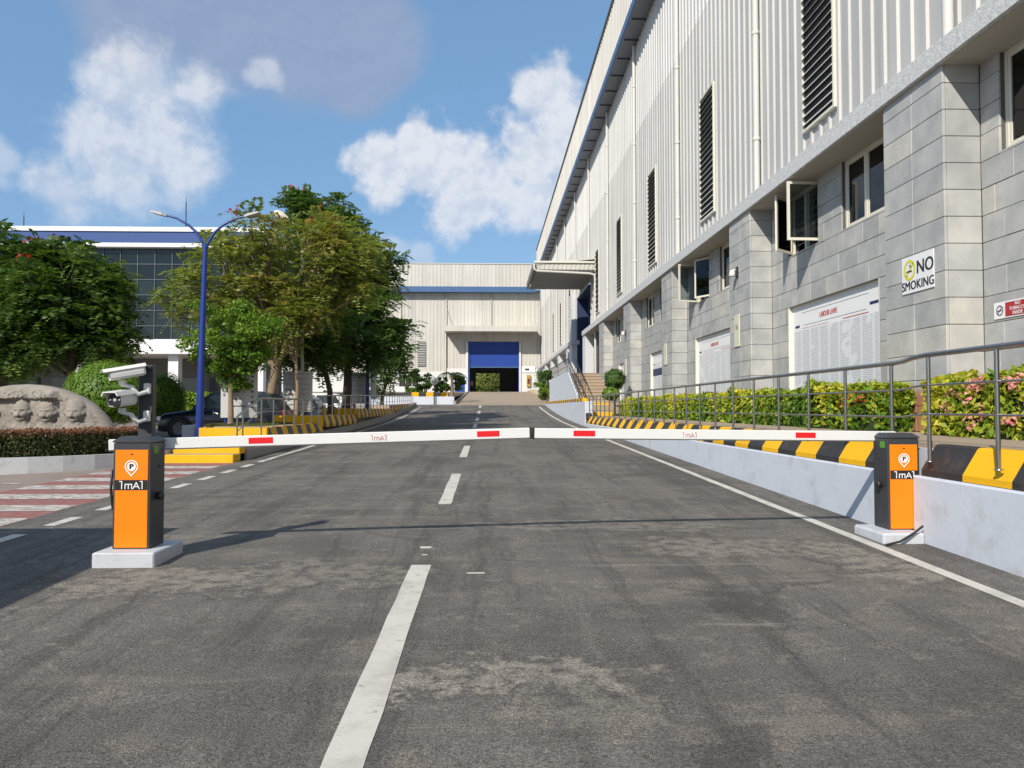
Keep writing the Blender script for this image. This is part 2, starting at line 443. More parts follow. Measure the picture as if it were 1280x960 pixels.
def poster_mat(name, cols=9.0, lines=30.0, density=.55):
    """columns of small print on white paper; board runs along world Y, upright along Z"""
    m, nt, N, L, b = newmat(name); g = NT(nt); p = g.pos(); s = g.sep(p)
    yc = g.m('MULTIPLY', s[1], cols / 4.4); zc = g.m('MULTIPLY', s[2], lines)
    col = g.m('FRACT', yc); cid = g.m('FLOOR', yc)
    inside = g.m('MULTIPLY', g.m('GREATER_THAN', col, .1), g.m('LESS_THAN', col, .93))
    ln = g.m('GREATER_THAN', g.m('FRACT', zc), .42)
    comb = g.nd('ShaderNodeCombineXYZ'); g.put(comb.inputs[0], g.m('MULTIPLY', s[1], 45.)); g.put(comb.inputs[1], g.m('FLOOR', zc)); g.put(comb.inputs[2], cid)
    wd = g.m('GREATER_THAN', g.noise(comb.outputs[0], 1.0, 2), .44)
    blk = g.m('GREATER_THAN', g.noise(g.vm('MULTIPLY', p, (0., 1.3, 2.2)), 1.0, 2), .40)
    ink = g.m('MULTIPLY', g.m('MULTIPLY', inside, ln), g.m('MULTIPLY', wd, blk))
    c = g.mix(g.m('MULTIPLY', ink, density), (.74, .75, .77), (.10, .11, .14))
    L.new(c, b.inputs['Base Color']); b.inputs['Roughness'].default_value = .35
    return m

asph = asphalt()
white_paint = road_paint('lane_paint', (.58, .55, .49), .8)
red_paint = road_paint('red_crossing_paint', (.29, .09, .08), .9, (.24, .19, .16), .46, .62)
white_cross = road_paint('white_crossing_paint', (.56, .53, .48), 1.0, (.26, .21, .18), .44, .60)
concrete = M('concrete', (.30, .285, .26), .85, var=.18, scale=.8, bump=.25, bscale=35)
tan_paving = M('tan_paving', (.36, .28, .20), .85, var=.2, scale=1.2, bump=.2)
ramp_mat = M('ramp_paving', (.34, .27, .20), .85, var=.22, scale=.35, bump=.2)
ground_mat = M('ground', (.22, .20, .175), .9, var=.25, scale=.25, bump=.3)
paver_mat = M('forecourt_paving', (.25, .20, .17), .88, var=.25, scale=.8, bump=.3, bscale=20)
wall_white = M('white_wall_paint', (.56, .595, .66), .8, var=.07, scale=1.1, bump=.3, bscale=14, dirt=(.43, .44, .45))
plinth_paint = M('plinth_paint', (.50, .52, .56), .8, var=.1, scale=4, bump=.3, bscale=30, dirt=(.42, .42, .42))
kerb_black = M('kerb_black', (.028, .026, .026), .55, var=.35, scale=2.5, bump=.25, bscale=12, dirt=(.085, .06, .045))
kerb_yellow = M('kerb_yellow', (.78, .42, .010), .62, spec=.25, var=.12, scale=2.5, bump=.2, bscale=12, dirt=(.60, .34, .03), rand=.06)
steel = M('brushed_steel', (.42, .41, .40), .28, metal=1., var=.12, scale=6)
dark_steel = M('dark_rail_steel', (.10, .10, .11), .4, metal=.7, var=.1)
granite = stone_mat()
mortar = M('mortar', (.10, .098, .092), .9, var=.15)
beam_mat = M('speckled_render', (.58, .585, .58), .85, var=.42, scale=11, bump=1.0, bscale=30, dirt=(.30, .30, .30))
soffit_mat = M('soffit_paint', (.46, .43, .38), .85, var=.1)
clad = cladding_mat('cladding_grey', (.475, .47, .45), .5)
clad_light = cladding_mat('cladding_white', (.57, .565, .545), .22)
clad_cream = cladding_mat('cladding_cream', (.56, .54, .495), .4)
pipe_mat = M('pipe_paint', (.60, .585, .54), .5, var=.06)
blue_trim = M('blue_trim', (.055, .125, .27), .5, var=.12, scale=1.2)
blue_paint = M('lamp_blue', (.012, .037, .22), .35, var=.08)
door_blue = M('shutter_blue', (.018, .06, .33), .45, var=.1)
frame_cream = M('window_frame', (.70, .67, .57), .45, var=.05)
win_glass = clear_glass()
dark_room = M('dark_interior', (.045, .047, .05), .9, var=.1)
black_plastic = M('black_plastic', (.02, .02, .022), .45, var=.1)
charcoal = M('charcoal_powder_coat', (.040, .044, .050), .42, var=.08, scale=6, bump=.06, bscale=300)
orange = M('orange_panel', (.92, .225, .005), .45, spec=.3, var=.06, scale=5)
logo_black = M('logo_black', (.022, .02, .022), .4, var=.02)
logo_white = M('logo_white', (.82, .82, .82), .5, var=.02)
boom_white = M('boom_white', (.72, .72, .71), .4, var=.035, scale=4)
reflect_red = M('reflective_red', (.72, .012, .018), .35, var=.03)
ink_red = M('ink_red', (.50, .05, .05), .5, var=.02)
cam_white = M('camera_housing', (.74, .73, .70), .4, var=.04)
boulder_mat = M('boulder_stone', (.27, .24, .205), .9, var=.35, scale=6, bump=1.0, bscale=26)
soil = M('soil', (.09, .06, .04), .95, var=.3, bump=.4)
bark = M('bark', (.24, .175, .12), .9, var=.4, scale=5, bump=.8, bscale=18)
bark_dark = M('bark_dark', (.085, .065, .05), .9, var=.35, scale=5, bump=.7, bscale=18)
office_white = M('office_white', (.74, .74, .74), .6, var=.04, scale=.5)
office_glass = glass_mat('office_glass', (.012, .018, .018), .03, .55)
mullion = M('mullion_metal', (.10, .125, .12), .4, metal=.3, var=.05)
sign_grey = M('sign_panel', (.46, .46, .45), .5, var=.06)
car_navy = M('car_navy', (.008, .012, .020), .18, var=.03, spec=.7)
car_silver = M('car_silver', (.42, .45, .48), .25, metal=.5, var=.03)
car_white = M('car_white', (.72, .73, .74), .25, var=.03)
tyre = M('tyre', (.016, .016, .017), .8, var=.1)
rim = M('rim_alloy', (.10, .10, .11), .35, metal=.6, var=.05)
car_glass = glass_mat('car_glass', (.03, .04, .045), .05, .6)
lampglass = M('lamp_lens', (.75, .78, .80), .15, var=.03)
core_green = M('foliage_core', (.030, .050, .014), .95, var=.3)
grass_mat = leaf_mat('grass_blades', [(.07, .10, .02), (.13, .16, .04), (.20, .18, .07)], .3)
L_green = leaf_mat('leaf_bright', [(.07, .16, .02), (.15, .27, .03), (.26, .38, .055)], .42)
L_dark = leaf_mat('leaf_dark', [(.035, .085, .022), (.08, .155, .034), (.15, .24, .05)], .42)
L_brown = leaf_mat('leaf_olive', [(.10, .145, .03), (.19, .25, .05), (.29, .32, .08), (.33, .23, .10)], .45)
L_mid = leaf_mat('leaf_mid', [(.028, .065, .016), (.07, .135, .026), (.16, .24, .045)], .42)
L_croton = leaf_mat('leaf_croton', [(.045, .115, .015), (.15, .28, .025), (.42, .47, .04), (.72, .62, .08)], .38)
L_hedge = leaf_mat('leaf_hedge', [(.03, .045, .014), (.065, .085, .022), (.12, .075, .04), (.30, .13, .075)], .25)
L_pink = leaf_mat('petal_pink', [(.62, .16, .18), (.75, .32, .28), (.80, .48, .38)], .3)
L_red = leaf_mat('petal_red', [(.45, .03, .02), (.60, .06, .03)], .3)

# ------------------------------------------------------------------ ground, road and paint
def road_z(y):
    if y > 60: return 1.776 + (min(y, 104) - 60) * .0455
    return .02 * y + (.001 * (y - 36) ** 2 if y > 36 else 0)
YS = [-60, -30, -10, 0, 4, 8, 12, 16, 20, 24, 28, 32, 36] + list(range(38, 62, 2))
def sheet(mb, x0, x1, y0, y1, dz):
    ys = [y0] + [y for y in YS if y0 < y < y1] + [y1]
    xs = (x0, x1)
    v = [(x, y, road_z(y) + dz) for y in ys for x in xs]
    mb.add(v, [(2 * i, 2 * i + 1, 2 * i + 3, 2 * i + 2) for i in range(len(ys) - 1)])
    return mb
g = MB()
gy = [-400, -60, 0, 36] + list(range(40, 62, 2)) + [80, 104, 106, 900]
v = []; f = []
for y in gy:
    z = road_z(max(-60, y)) - .03 if y <= 104 else 3.72
    v += [(-700, y, z), (700, y, z)]
g.add(v, [(2 * i, 2 * i + 1, 2 * i + 3, 2 * i + 2) for i in range(len(gy) - 1)])
struct('ground', g, ground_mat)
road = struct('road', sheet(MB(), -5.62, 4.52, -60, 60, 0), asph)
struct('forecourt_paving', sheet(MB(), -40, -5.62, -60, 60, -.012), paver_mat)
ramp = MB(); v = []
for y in (60, 104.6): v += [(-2.6, y, road_z(y)), (5.4, y, road_z(y))]
ramp.add(v, [(0, 1, 3, 2)]); struct('gate_ramp', ramp, ramp_mat)
def ragged(mb, x0, x1, y0, y1, dz, n=10, j=.006):
    """painted strip with slightly uneven edges, following the road"""
    v = []
    for i in range(n + 1):
        y = y0 + (y1 - y0) * i / n
        a = x0 + random.uniform(-j, j); b_ = x1 + random.uniform(-j, j)
        v += [(a, y, road_z(y) + dz), (b_, y, road_z(y) + dz)]
    mb.add(v, [(2 * i, 2 * i + 1, 2 * i + 3, 2 * i + 2) for i in range(n)])
    return mb
for k in range(-1, 8):
    y0 = 2.95 + 7.68 * k
    struct('lane_dash', ragged(MB(), -.69, -.51, y0, min(y0 + 3.95, 59.5), .004), white_paint, road)
struct('edge_line', ragged(MB(), 3.86, 3.99, -20, 58, .004, 120), white_paint, road)
struct('edge_line', ragged(MB(), -5.16, -5.03, 17.6, 58, .004, 60), white_paint, road)
y = 4.4
while y < 17.2:
    struct('lane_dash', ragged(MB(), -5.17, -5.02, y, y + .62, .004, 3), white_paint, road); y += 1.16
for mx, my, mw, ml in ((-.62, 7.62, .10, .10), (-.60, 7.3, .05, .05), (-.1, 6.55, .16, .05)):
    struct('paint_mark', ragged(MB(), mx - mw / 2, mx + mw / 2, my, my + ml, .004, 3, .012), white_paint, road)
fc = MB(); sheet(fc, -7.62, -5.64, 8.3, 17.05, -.006)
cross = struct('speed_crossing', fc, red_paint)
for yc in (9.35, 10.45, 11.6, 12.72, 13.82, 14.94, 16.06):
    struct('white_stripe', ragged(MB(), -7.6, -5.65, yc - .27, yc + .27, -.001, 4, .02), white_cross, cross)
for yc in (12.2, 12.75, 13.3):
    struct('white_stripe', ragged(MB(), -10.4, -8.0, yc - .07, yc + .07, -.006, 4, .02), white_cross, cross)
# loose grit on the asphalt
mb = MB()
for i in range(150):
    y = random.uniform(2.6, 12); x = random.uniform(-3.2, 4.3) if random.random() < .55 else random.uniform(3.95, 4.45); s = random.uniform(.002, .007)
    mb.lathe((x, y, road_z(y)), [(s * .6, 0), (s, s * .5), (s * .5, s), (0.0005, s * 1.05)], n=5)
tag(mb.build('grit', M('grit_stone', (.30, .27, .23), .9), recalc=False), 'loose pale grit scattered over the asphalt road', 'grit', kind='stuff')

# ------------------------------------------------------------------ right pavement: low wall, kerb, pavement, railing
pv = MB()
pv.box(4.72, 7.6, -20, 37.3, .4, 1.165)
pavement = struct('pavement', pv, tan_paving)
lw = thing('low_wall', 'long white painted low wall beside the right road edge', 'wall', (4.6, 15, 0))
def wall_prof(mb, y0, y1, top=.84):
    mb.prism([(4.5, y0, road_z(y0) - .1), (4.5, y0, top - .02), (4.515, y0, top), (4.74, y0, top), (4.74, y0, road_z(y0) - .1)], (0, y1 - y0, 0))
mb = MB(); wall_prof(mb, -20, 7.93); mb.build('wall_run', wall_white, lw)
mb = MB(); wall_prof(mb, 8.32, 35.2); mb.build('wall_run', wall_white, lw)
mb = MB(); mb.box(4.66, 4.735, 7.93, 8.32, .05, 1.12); mb.build('niche_panel', wall_white, lw)
# upper far stretch, above the road where the pavement steps up
mb = MB()
for i in range(12):
    a, b_ = 35.2 + i * 2.1, 35.2 + (i + 1) * 2.1
    mb.prism([(4.5, a, .5), (4.5, a, 1.86), (4.9, a, 1.86), (4.9, a, .5)], (0, b_ - a, 0))
mb.build('wall_run', wall_white, lw)
kr = thing('striped_kerb', 'black and yellow block kerb on top of the low white wall', 'kerb', (4.65, 15, .84))
BL = .69
def kerb_shape(mb): mb.prism([(-.085, -BL / 2 + .003, 0), (-.085, -BL / 2 + .003, .06), (.07, -BL / 2 + .003, .31), (.10, -BL / 2 + .003, .325), (.19, -BL / 2 + .003, .325), (.19, -BL / 2 + .003, 0)], (0, BL - .006, 0))
k = 0; yk = 7.86 - BL / 2
while yk > 2:
    piece('kerb_block', ('kb', k % 2), kerb_shape, kerb_yellow if k % 2 else kerb_black, kr, (4.63, yk, .846)); yk -= BL; k += 1
k = 0; yk = 8.36 + BL / 2
while yk < 35:
    piece('kerb_block', ('kb', k % 2), kerb_shape, kerb_yellow if k % 2 == 0 else kerb_black, kr, (4.63, yk, .846)); yk += BL; k += 1
ku = thing('striped_kerb', 'thin black and yellow kerb below the pale blue stair wall', 'kerb', (4.65, 45, 1.87))
def kerb_up(mb): mb.box(-.1, .1, -.29, .29, 0, .16, .02)
for i in range(38):
    piece('kerb_block', ('kbu', i % 2), kerb_up, kerb_black if i % 2 else kerb_yellow, ku, (4.62, 36.4 + i * .6, 1.866))
# the kerb steps up beside the yellow steps
def kerb_step(mb): mb.box(-.12, .12, -.24, .24, 0, .34, .03)
for i in range(4):
    piece('kerb_block', ('kbs', i % 2), kerb_step, kerb_yellow if i % 2 else kerb_black, ku, (4.66, 35.1 + i * .42, .98 + i * .22))

def railing(name, label, path, posts, mids, base_z, r=.024, post_r=.02, mat=steel, cat='railing', mr=.011):
    """path: list of points of the top rail; posts: list of (x,y,zbase,ztop); mids: list of dz below the top"""
    t = thing(name, label, cat, (path[0][0], path[0][1], base_z))
    MB().tube(path, r, 10).build('top_rail', mat, t, recalc=False)
    for dz in mids:
        MB().tube([(p[0], p[1], p[2] - dz) for p in path], mr, 8).build('mid_rail', mat, t, recalc=False)
    for x, y, z0, z1 in posts:
        h = round(z1 - z0, 2)
        def mk(m_, h=h): m_.tube([(0, 0, 0), (0, 0, h)], post_r, 10); m_.lathe((0, 0, 0), [(post_r * 1.9, 0), (post_r * 1.9, .008), (post_r, .012)], n=12)
        piece('post', ('post', h, post_r, mat.name), mk, mat, t, (x, y, z0))
    return t
posts = [(4.52, 7.66 - 1.05 * i, 1.0, 2.09) for i in range(5)]
posts += [(4.63, 8.58 + 1.13 * i, 1.13, 2.06) for i in range(24)]
railing('railing', 'stainless steel railing on the kerb in front of the croton hedge', [(4.52, 2.4, 2.10), (4.52, 7.7, 2.095), (4.53, 7.95, 2.085), (4.57, 8.2, 2.065), (4.63, 8.5, 2.06), (4.63, 12, 2.06), (4.63, 20, 2.06), (4.63, 34.7, 2.06)], posts, (.31, .61), 1.1, .027, .021)

# ------------------------------------------------------------------ right building: granite base, cladding, louvres
PER = 8.5; P0 = 11.2; PW = 1.73
XW, XP, XC = 7.48, 6.90, 7.35      # wall plane, pilaster plane, cladding plane
ZB0, ZB1 = 6.78, 7.13              # beam
wh = thing('warehouse', 'long warehouse with granite block base and ribbed grey white cladding', 'building', (7.5, 30, 1.1))
openings = []
win_spots = []; board_spots = []
for k in range(-1, 4):
    y0 = P0 + PW + PER * k
    for a in (1.07, 3.97):
        if k == -1: a += .62
        win_spots.append((y0 + a, y0 + a + 1.75)); openings.append((y0 + a, y0 + a + 1.75, 5.3, 6.9))
    if k >= 0:
        w = 4.4 if k < 2 else 3.5
        board_spots.append((y0 + 1.33, y0 + 1.33 + w)); openings.append((y0 + 1.33, y0 + 1.33 + w, 1.61, 4.07))
def wall_cells(mb, x0, x1, u0, u1, z0, z1, ops):
    us = sorted({u0, u1, *[q for o in ops for q in o[:2] if u0 < q < u1]}); zs = sorted({z0, z1, *[q for o in ops for q in o[2:] if z0 < q < z1]})
    for a, b_ in zip(us, us[1:]):
        for c, d in zip(zs, zs[1:]):
            if any(o[0] <= a + 1e-6 and o[1] >= b_ - 1e-6 and o[2] <= c + 1e-6 and o[3] >= d - 1e-6 for o in ops): continue
            mb.box(x0, x1, a, b_, c, d)
mb = MB(); wall_cells(mb, XW + .03, XW + .3, 1, 53.7, 1.0, ZB0, openings)
for k in range(-1, 5):
    y0 = P0 + PER * k; mb.box(XP + .03, XW + .03, y0 + .03, y0 + PW, 1.0, ZB0)
base_wall = mb.build('base_wall', mortar, wh)
# reveals of the notice board recesses, back panels
mb = MB(); mb.box(XW + .31, XW + .36, 1, 53.7, 1.0, 5.2); mb.build('recess_back', mortar, wh)
mb = MB(); mb.box(8.6, 8.7, 1, 53.7, 4.6, 7.0); mb.box(7.8, 8.6, 1, 53.7, 4.5, 4.6); mb.box(7.8, 8.6, 1, 53.7, 7.0, 7.1); mb.build('interior', M('room_paint', (.30, .31, .31), .9, var=.1), wh)
blocks = []
ZS = [1.17 + .41 * i for i in range(14)]
def block_run(kind, u0, u1, za, zb, fixed, seed):
    r = random.Random(seed); u = u0; cuts = [u0]
    Lb = .85; off = r.choice((0, 0, .42, .42, .2))
    u = u0 + (off if off else Lb)
    while u < u1 - .25: cuts.append(u); u += Lb + r.choice((0, 0, 0, -.2, .15))
    cuts.append(u1)
    for a, b_ in zip(cuts, cuts[1:]): blocks.append((kind, a, b_, za, zb, fixed + r.uniform(-.004, .004)))
for ci, z in enumerate(ZS):
    zt = min(z + .41, ZB0)
    for k in range(-1, 5):
        y0 = P0 + PER * k
        if k >= 0:
            blocks.append(('X', y0 + .0, y0 + .85, z, zt, XP)); blocks.append(('X', y0 + .85, y0 + PW, z, zt, XP))
            blocks.append(('Y', XP + .05, XW, z, zt, y0))
        if k < 4:
            a, b_ = y0 + PW, y0 + PER
            ops = sorted(o[:2] for o in openings if o[0] >= a and o[1] <= b_ and o[2] < z + .05 and o[3] > zt - .12)
            u = a
            for o in ops: block_run('X', u, o[0], z, zt, XW, ci * 31 + k * 7 + int(u * 3)); u = o[1]
            block_run('X', u, b_, z, zt, XW, ci * 31 + k * 7 + int(u * 3))
GAP = .004
def block_shape(kind, w, h):
    def mk(m_):
        if kind == 'X': m_.box(0, .05, -w / 2 + GAP, w / 2 - GAP, -h / 2 + GAP, h / 2 - GAP, .006)
        else: m_.box(-w / 2 + GAP, w / 2 - GAP, 0, .05, -h / 2 + GAP, h / 2 - GAP, .006)
    return mk
def scr_area(bk):
    kind, a, b_, za, zb, fx = bk
    c = [(fx, a, za), (fx, b_, za), (fx, b_, zb), (fx, a, zb)] if kind == 'X' else [(a, fx, za), (b_, fx, za), (b_, fx, zb), (a, fx, zb)]
    q = [proj(p) for p in c]
    if any(t is None for t in q): return 0
    q = [(min(max(x, 0), 1280), min(max(y_, 0), 960)) for x, y_ in q]
    return abs(sum(q[i][0] * q[(i + 1) % 4][1] - q[(i + 1) % 4][0] * q[i][1] for i in range(4))) / 2
blocks.sort(key=scr_area, reverse=True)
rest = MB()
for i, bk in enumerate(blocks):
    kind, a, b_, za, zb, fx = bk; w = round(b_ - a, 2); h = round(zb - za, 2); c = (a + b_) / 2; zc = (za + zb) / 2
    loc = (fx, c, zc) if kind == 'X' else (c, fx, zc)
    if i < 300: piece('stone_block', ('sb', kind, w, h), block_shape(kind, w, h), granite, base_wall, loc)
    else:
        t = MB(); block_shape(kind, w, h)(t); rest.add([(p[0] + loc[0], p[1] + loc[1], p[2] + loc[2]) for p in t.v], t.f)
tag(rest.build('stone_blocks', granite, base_wall), kind='stuff')
pier_m = M('pier_paint', (.60, .61, .62), .75, var=.05)
mb = MB(); mb.box(XP, 7.9, 53.7, 55.2, 3.6, ZB0); mb.build('white_pier', pier_m, wh)
mb = MB(); mb.box(XP, 7.9, 62.5, 64.2, 2.0, 11.0); mb.build('white_pier', pier_m, wh)
for k in range(7, 11):
    y0 = P0 + PER * k - 5.5; mb = MB(); mb.box(XP, 7.9, y0, y0 + 1.7, 2.0, ZB0); mb.build('white_pier', pier_m, wh)
mb = MB(); mb.box(7.9, 8.1, 64, 104, 1.8, ZB0); mb.build('rear_base_wall', M('rear_wall_paint', (.40, .42, .43), .8, var=.08), wh)
mb = MB(); mb.box(7.74, 7.86, 53.66, 53.695, 3.7, 6.2); mb.build('stair_door_frame', M('door_maroon', (.16, .03, .035), .5), wh)
mb = MB(); mb.box(6.82, XC + .2, -8, 55.0, ZB0 + .002, ZB1, .012); mb.build('ledge_beam', beam_mat, wh)
mb = MB(); mb.box(6.82, XC + .2, 62.3, 104.4, ZB0 + .002, ZB1, .012); mb.build('ledge_beam', beam_mat, wh)
mb = MB(); mb.box(6.9, XW + .3, -8, 53.68, ZB0 - .012, ZB0); mb.build('beam_soffit', soffit_mat, wh)
def corr(mb, axis, fixed, u0, u1, z0, z1, out, per=.45, d=.045):
    """ribbed sheet: axis 'X' = plane x=fixed running along y, 'Y' = plane y=fixed running along x; out = sign of the ribs"""
    pts = []; u = u0
    while u < u1 - 1e-6:
        for du, dd in ((0, 0), (per - .15, 0), (per - .12, d), (per - .04, d), (per - .01, 0)):
            if u + du <= u1: pts.append((u + du, dd * out))
        u += per
    pts.append((u1, 0)); v = []
    for a, dd in pts:
        for z in (z0, z1): v.append((fixed + dd, a, z) if axis == 'X' else (a, fixed + dd, z))
    mb.add(v, [(2 * i, 2 * i + 2, 2 * i + 3, 2 * i + 1) for i in range(len(pts) - 1)])
    return mb
ZG = 19.75; ZMID = 15.1; ZTOP = 23.3
edges = [-5.5 + 8.5 * i for i in range(14)]; edges[-1] = 104.4
for a, b_ in zip(edges, edges[1:]):
    z0 = ZB1
    if 53 < a < 55: z0 = 10.6
    corr(MB(), 'X', XC, a, b_, z0, ZMID, -1).build('cladding_panel', clad, wh, recalc=False)
    corr(MB(), 'X', XC - .004, a, b_, ZMID, ZG + .1, -1).build('cladding_panel', clad_light, wh, recalc=False)
corr(MB(), 'X', 6.72, -5.5, 104.4, ZG + .15, ZTOP, -1).build('parapet_cladding', clad_cream, wh, recalc=False)
mb = MB(); mb.box(6.60, 6.86, -5.5, 104.4, ZTOP, ZTOP + .12); mb.build('parapet_cap', M('parapet_cap', (.12, .13, .15), .5), wh)
mb = MB(); mb.prism([(6.55, -5.5, ZG + .32), (6.55, -5.5, ZG - .12), (6.62, -5.5, ZG - .2), (XC, -5.5, ZG - .2), (XC, -5.5, ZG + .32)], (0, 109.9, 0)); gut = mb.build('gutter', M('gutter_grey', (.16, .18, .22), .5), wh)
mb = MB(); mb.box(6.52, 6.546, -5.5, 104.4, ZG - .1, ZG + .3); mb.build('gutter_face', blue_trim, gut)
for y in range(0, 104, 2):
    piece('gutter_bracket', 'gb', lambda m_: m_.box(0, .7, -.02, .02, -.06, 0), dark_steel, gut, (6.62, y + .4, ZG - .2))
mb = MB(); mb.add([(6.7, -5.5, ZTOP), (6.7, 104.4, ZTOP), (40, 104.4, ZTOP + 3), (40, -5.5, ZTOP + 3)], [(0, 1, 2, 3)]); mb.box(6.9, 40, -5.6, -5.5, 0, ZTOP); mb.box(39.9, 40, -5.5, 104.4, 0, ZTOP + 3); mb.build('roof', clad_cream, wh)
for i in range(12):
    y = 11.55 + PER * i - PER
    if y > 103: continue
    mb = MB(); z0 = ZB1 if not 53 < y < 55 else 11.6
    mb.tube([(XC - .12, y, z0), (XC - .12, y, ZG - .2)], .085, 12)
    for z in np.arange(z0 + 1.6, ZG - 1, 2.9): mb.lathe((XC - .12, y, z), [(.085, 0), (.10, .01), (.10, .10), (.085, .11)], n=12)
    mb.build('downpipe', pipe_mat, wh, recalc=False)
slat_mat = M('louvre_slat', (.56, .55, .52), .5, var=.05)
def slat(m_): m_.prism([(-.05, -.75, -.05), (-.042, -.75, -.056), (.022, -.75, .025), (.014, -.75, .031)], (0, 1.5, 0))
for i in range(9):
    y0 = 15.6 + PER * i
    if 50 < y0 < 66: continue
    if y0 > 100: break
    mb = MB(); mb.box(XC - .10, XC, y0 - .06, y0, 7.94, 12.06); mb.box(XC - .10, XC, y0 + 1.5, y0 + 1.56, 7.94, 12.06); mb.box(XC - .10, XC, y0 - .06, y0 + 1.56, 7.88, 7.94); mb.box(XC - .10, XC, y0 - .06, y0 + 1.56, 12.06, 12.12)
    lf = mb.build('louvre_frame', frame_cream, wh)
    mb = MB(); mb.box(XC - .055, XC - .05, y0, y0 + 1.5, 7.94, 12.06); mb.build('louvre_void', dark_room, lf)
    n = 21 if i < 4 else 12
    for j in range(n): piece('louvre_slat', 'slat', slat, slat_mat, lf, (XC - .075, y0 + .75, 8.0 + (j + .35) * 4.06 / n))
# windows in the granite base
def casement(mb, y0, y1, z0, z1, x, w=.055, d=.045):
    mb.box(x, x + d, y0, y0 + w, z0, z1); mb.box(x, x + d, y1 - w, y1, z0, z1)
    mb.box(x, x + d, y0 + w, y1 - w, z0, z0 + w); mb.box(x, x + d, y0 + w, y1 - w, z1 - w, z1)
for i, (a, b_) in enumerate(win_spots):
    x = XW + .09; z0, z1 = 5.3, 6.765; m_ = (a + b_) / 2
    mb = MB(); casement(mb, a, b_, z0, z1, x, .06, .09); mb.box(x, x + .09, m_ - .035, m_ + .035, z0 + .06, z1 - .06)
    fr = mb.build('window', frame_cream, wh)
    is_open = i in (3, 5)
    for s, (p, q) in enumerate(((a + .06, m_ - .035), (m_ + .035, b_ - .06))):
        zc0, zc1 = z0 + .06, z1 - .06
        if is_open:
            # leaf swung outward on the outer jamb
            w = q - p; hy = p if s == 0 else q; ang = (R(92) if s == 0 else R(50)) if i == 3 else (R(28) if s == 0 else R(75))
            mb = MB(); casement(mb, 0, w, zc0, zc1, -.02, .06, .045); mg = MB(); mg.box(-.002, .004, .06, w - .06, zc0 + .06, zc1 - .06)
            sg = 1 if s == 0 else -1
            def turn(mm):
                for j, p3 in enumerate(mm.v):
                    l = p3[1]; t = p3[0]
                    mm.v[j] = (x - l * math.sin(ang) + t * math.cos(ang), hy + sg * (l * math.cos(ang) + t * math.sin(ang)), p3[2])
            turn(mb); turn(mg)
            lf = mb.build('open_leaf', frame_cream, fr); mg.build('window_pane', win_glass, fr)
        else:
            mb = MB(); casement(mb, p + .003, q - .003, zc0, zc1, x + .012, .05, .045); mb.build('window_leaf', frame_cream, fr)
            mb = MB(); mb.box(x + .03, x + .036, p + .05, q - .05, zc0 + .05, zc1 - .05); mb.build('window_pane', win_glass, fr)
    mb = MB()
    for j in range(8): mb.tube([(x + .16, a, z0 + .12 + j * .175), (x + .16, b_, z0 + .12 + j * .175)], .008, 6)
    for y in (a + .45, m_, b_ - .45): mb.tube([(x + .16, y, z0), (x + .16, y, z1)], .008, 6)
    mb.build('window_grille', pipe_mat, fr, recalc=False)
    mb = MB(); mb.box(XW - .005, x, a, b_, z0 - .03, z0 - .001); mb.build('window_sill', granite, fr)
# stairs, stair wall, big canopied doorway
st = thing('stair', 'wide brown stone stair climbing to the canopied doorway', 'stair', (6, 44, 1.17))
def tread(m_): m_.box(-.93, .93, .03, .6, 0, .17); m_.box(-.93, .93, 0, .6, .172, .204, .006)
for i in range(9): piece('step', 'tread', tread, tan_paving, st, (6.0, 42.0 + i * .56, 1.86 + i * .204))
mb = MB(); mb.box(5.05, 6.9, 38.6, 42.2, 1.0, 1.86); mb.box(5.05, 6.9, 47.0, 62.5, 1.0, 3.69); mb.box(4.9, 6.9, 37.3, 66, .8, 1.70); mb.build('landing', tan_paving, st)
for i in range(4):
    piece('yellow_step', 'ystep', lambda m_: m_.box(-.66, .66, 0, .5, 0, .17, .01), kerb_yellow, st, (5.45, 37.0 + i * .42, 1.16 + i * .17))
sw = thing('stair_wall', 'pale blue white parapet wall flanking the brown stair', 'wall', (4.98, 50, 1.87))
mb = MB(); mb.prism([(4.92, 42.0, 1.7), (4.92, 42.0, 2.25), (4.92, 46.9, 3.78), (4.92, 60.5, 3.78), (4.92, 60.5, 1.7)], (.12, 0, 0)); mb.build('parapet', wall_white, sw)
rl = thing('stair_railing', 'dark metal handrail with upright bars along the stair wall', 'railing', (4.98, 50, 2.2))
pts = [(4.98, 41.0, 2.75), (4.98, 42.0, 3.05), (4.98, 46.9, 4.62), (4.98, 60.0, 4.65)]
MB().tube(pts, .035, 8).build('top_rail', dark_steel, rl, recalc=False)
MB().tube([(p[0], p[1], p[2] - .45) for p in pts], .02, 6).build('mid_rail', dark_steel, rl, recalc=False)
for i in range(28):
    y = 41.2 + i * .68; z1 = np.interp(y, [p[1] for p in pts], [p[2] for p in pts]); z0 = z1 - (.85 if y > 42 else 1.0)
    piece('baluster', 'bal', lambda m_: m_.tube([(0, 0, 0), (0, 0, .86)], .018, 6), dark_steel, rl, (4.98, y, z0))
rl2 = thing('stair_railing', 'dark inner handrail rising over the brown steps', 'railing', (5.5, 44, 2.2))
MB().tube([(5.4, 41.4, 2.85), (5.4, 42.2, 3.0), (5.4, 47.2, 4.7)], .035, 8).build('top_rail', dark_steel, rl2, recalc=False)
for i in range(6):
    piece('baluster', 'bal2', lambda m_: m_.tube([(0, 0, 0), (0, 0, .95)], .02, 6), dark_steel, rl2, (5.4, 42.1 + i * .98, 1.95 + i * .335))
mb = MB(); mb.box(8.3, 8.4, 55.2, 62.5, 3.6, 10.6); mb.build('loading_door', door_blue, wh)
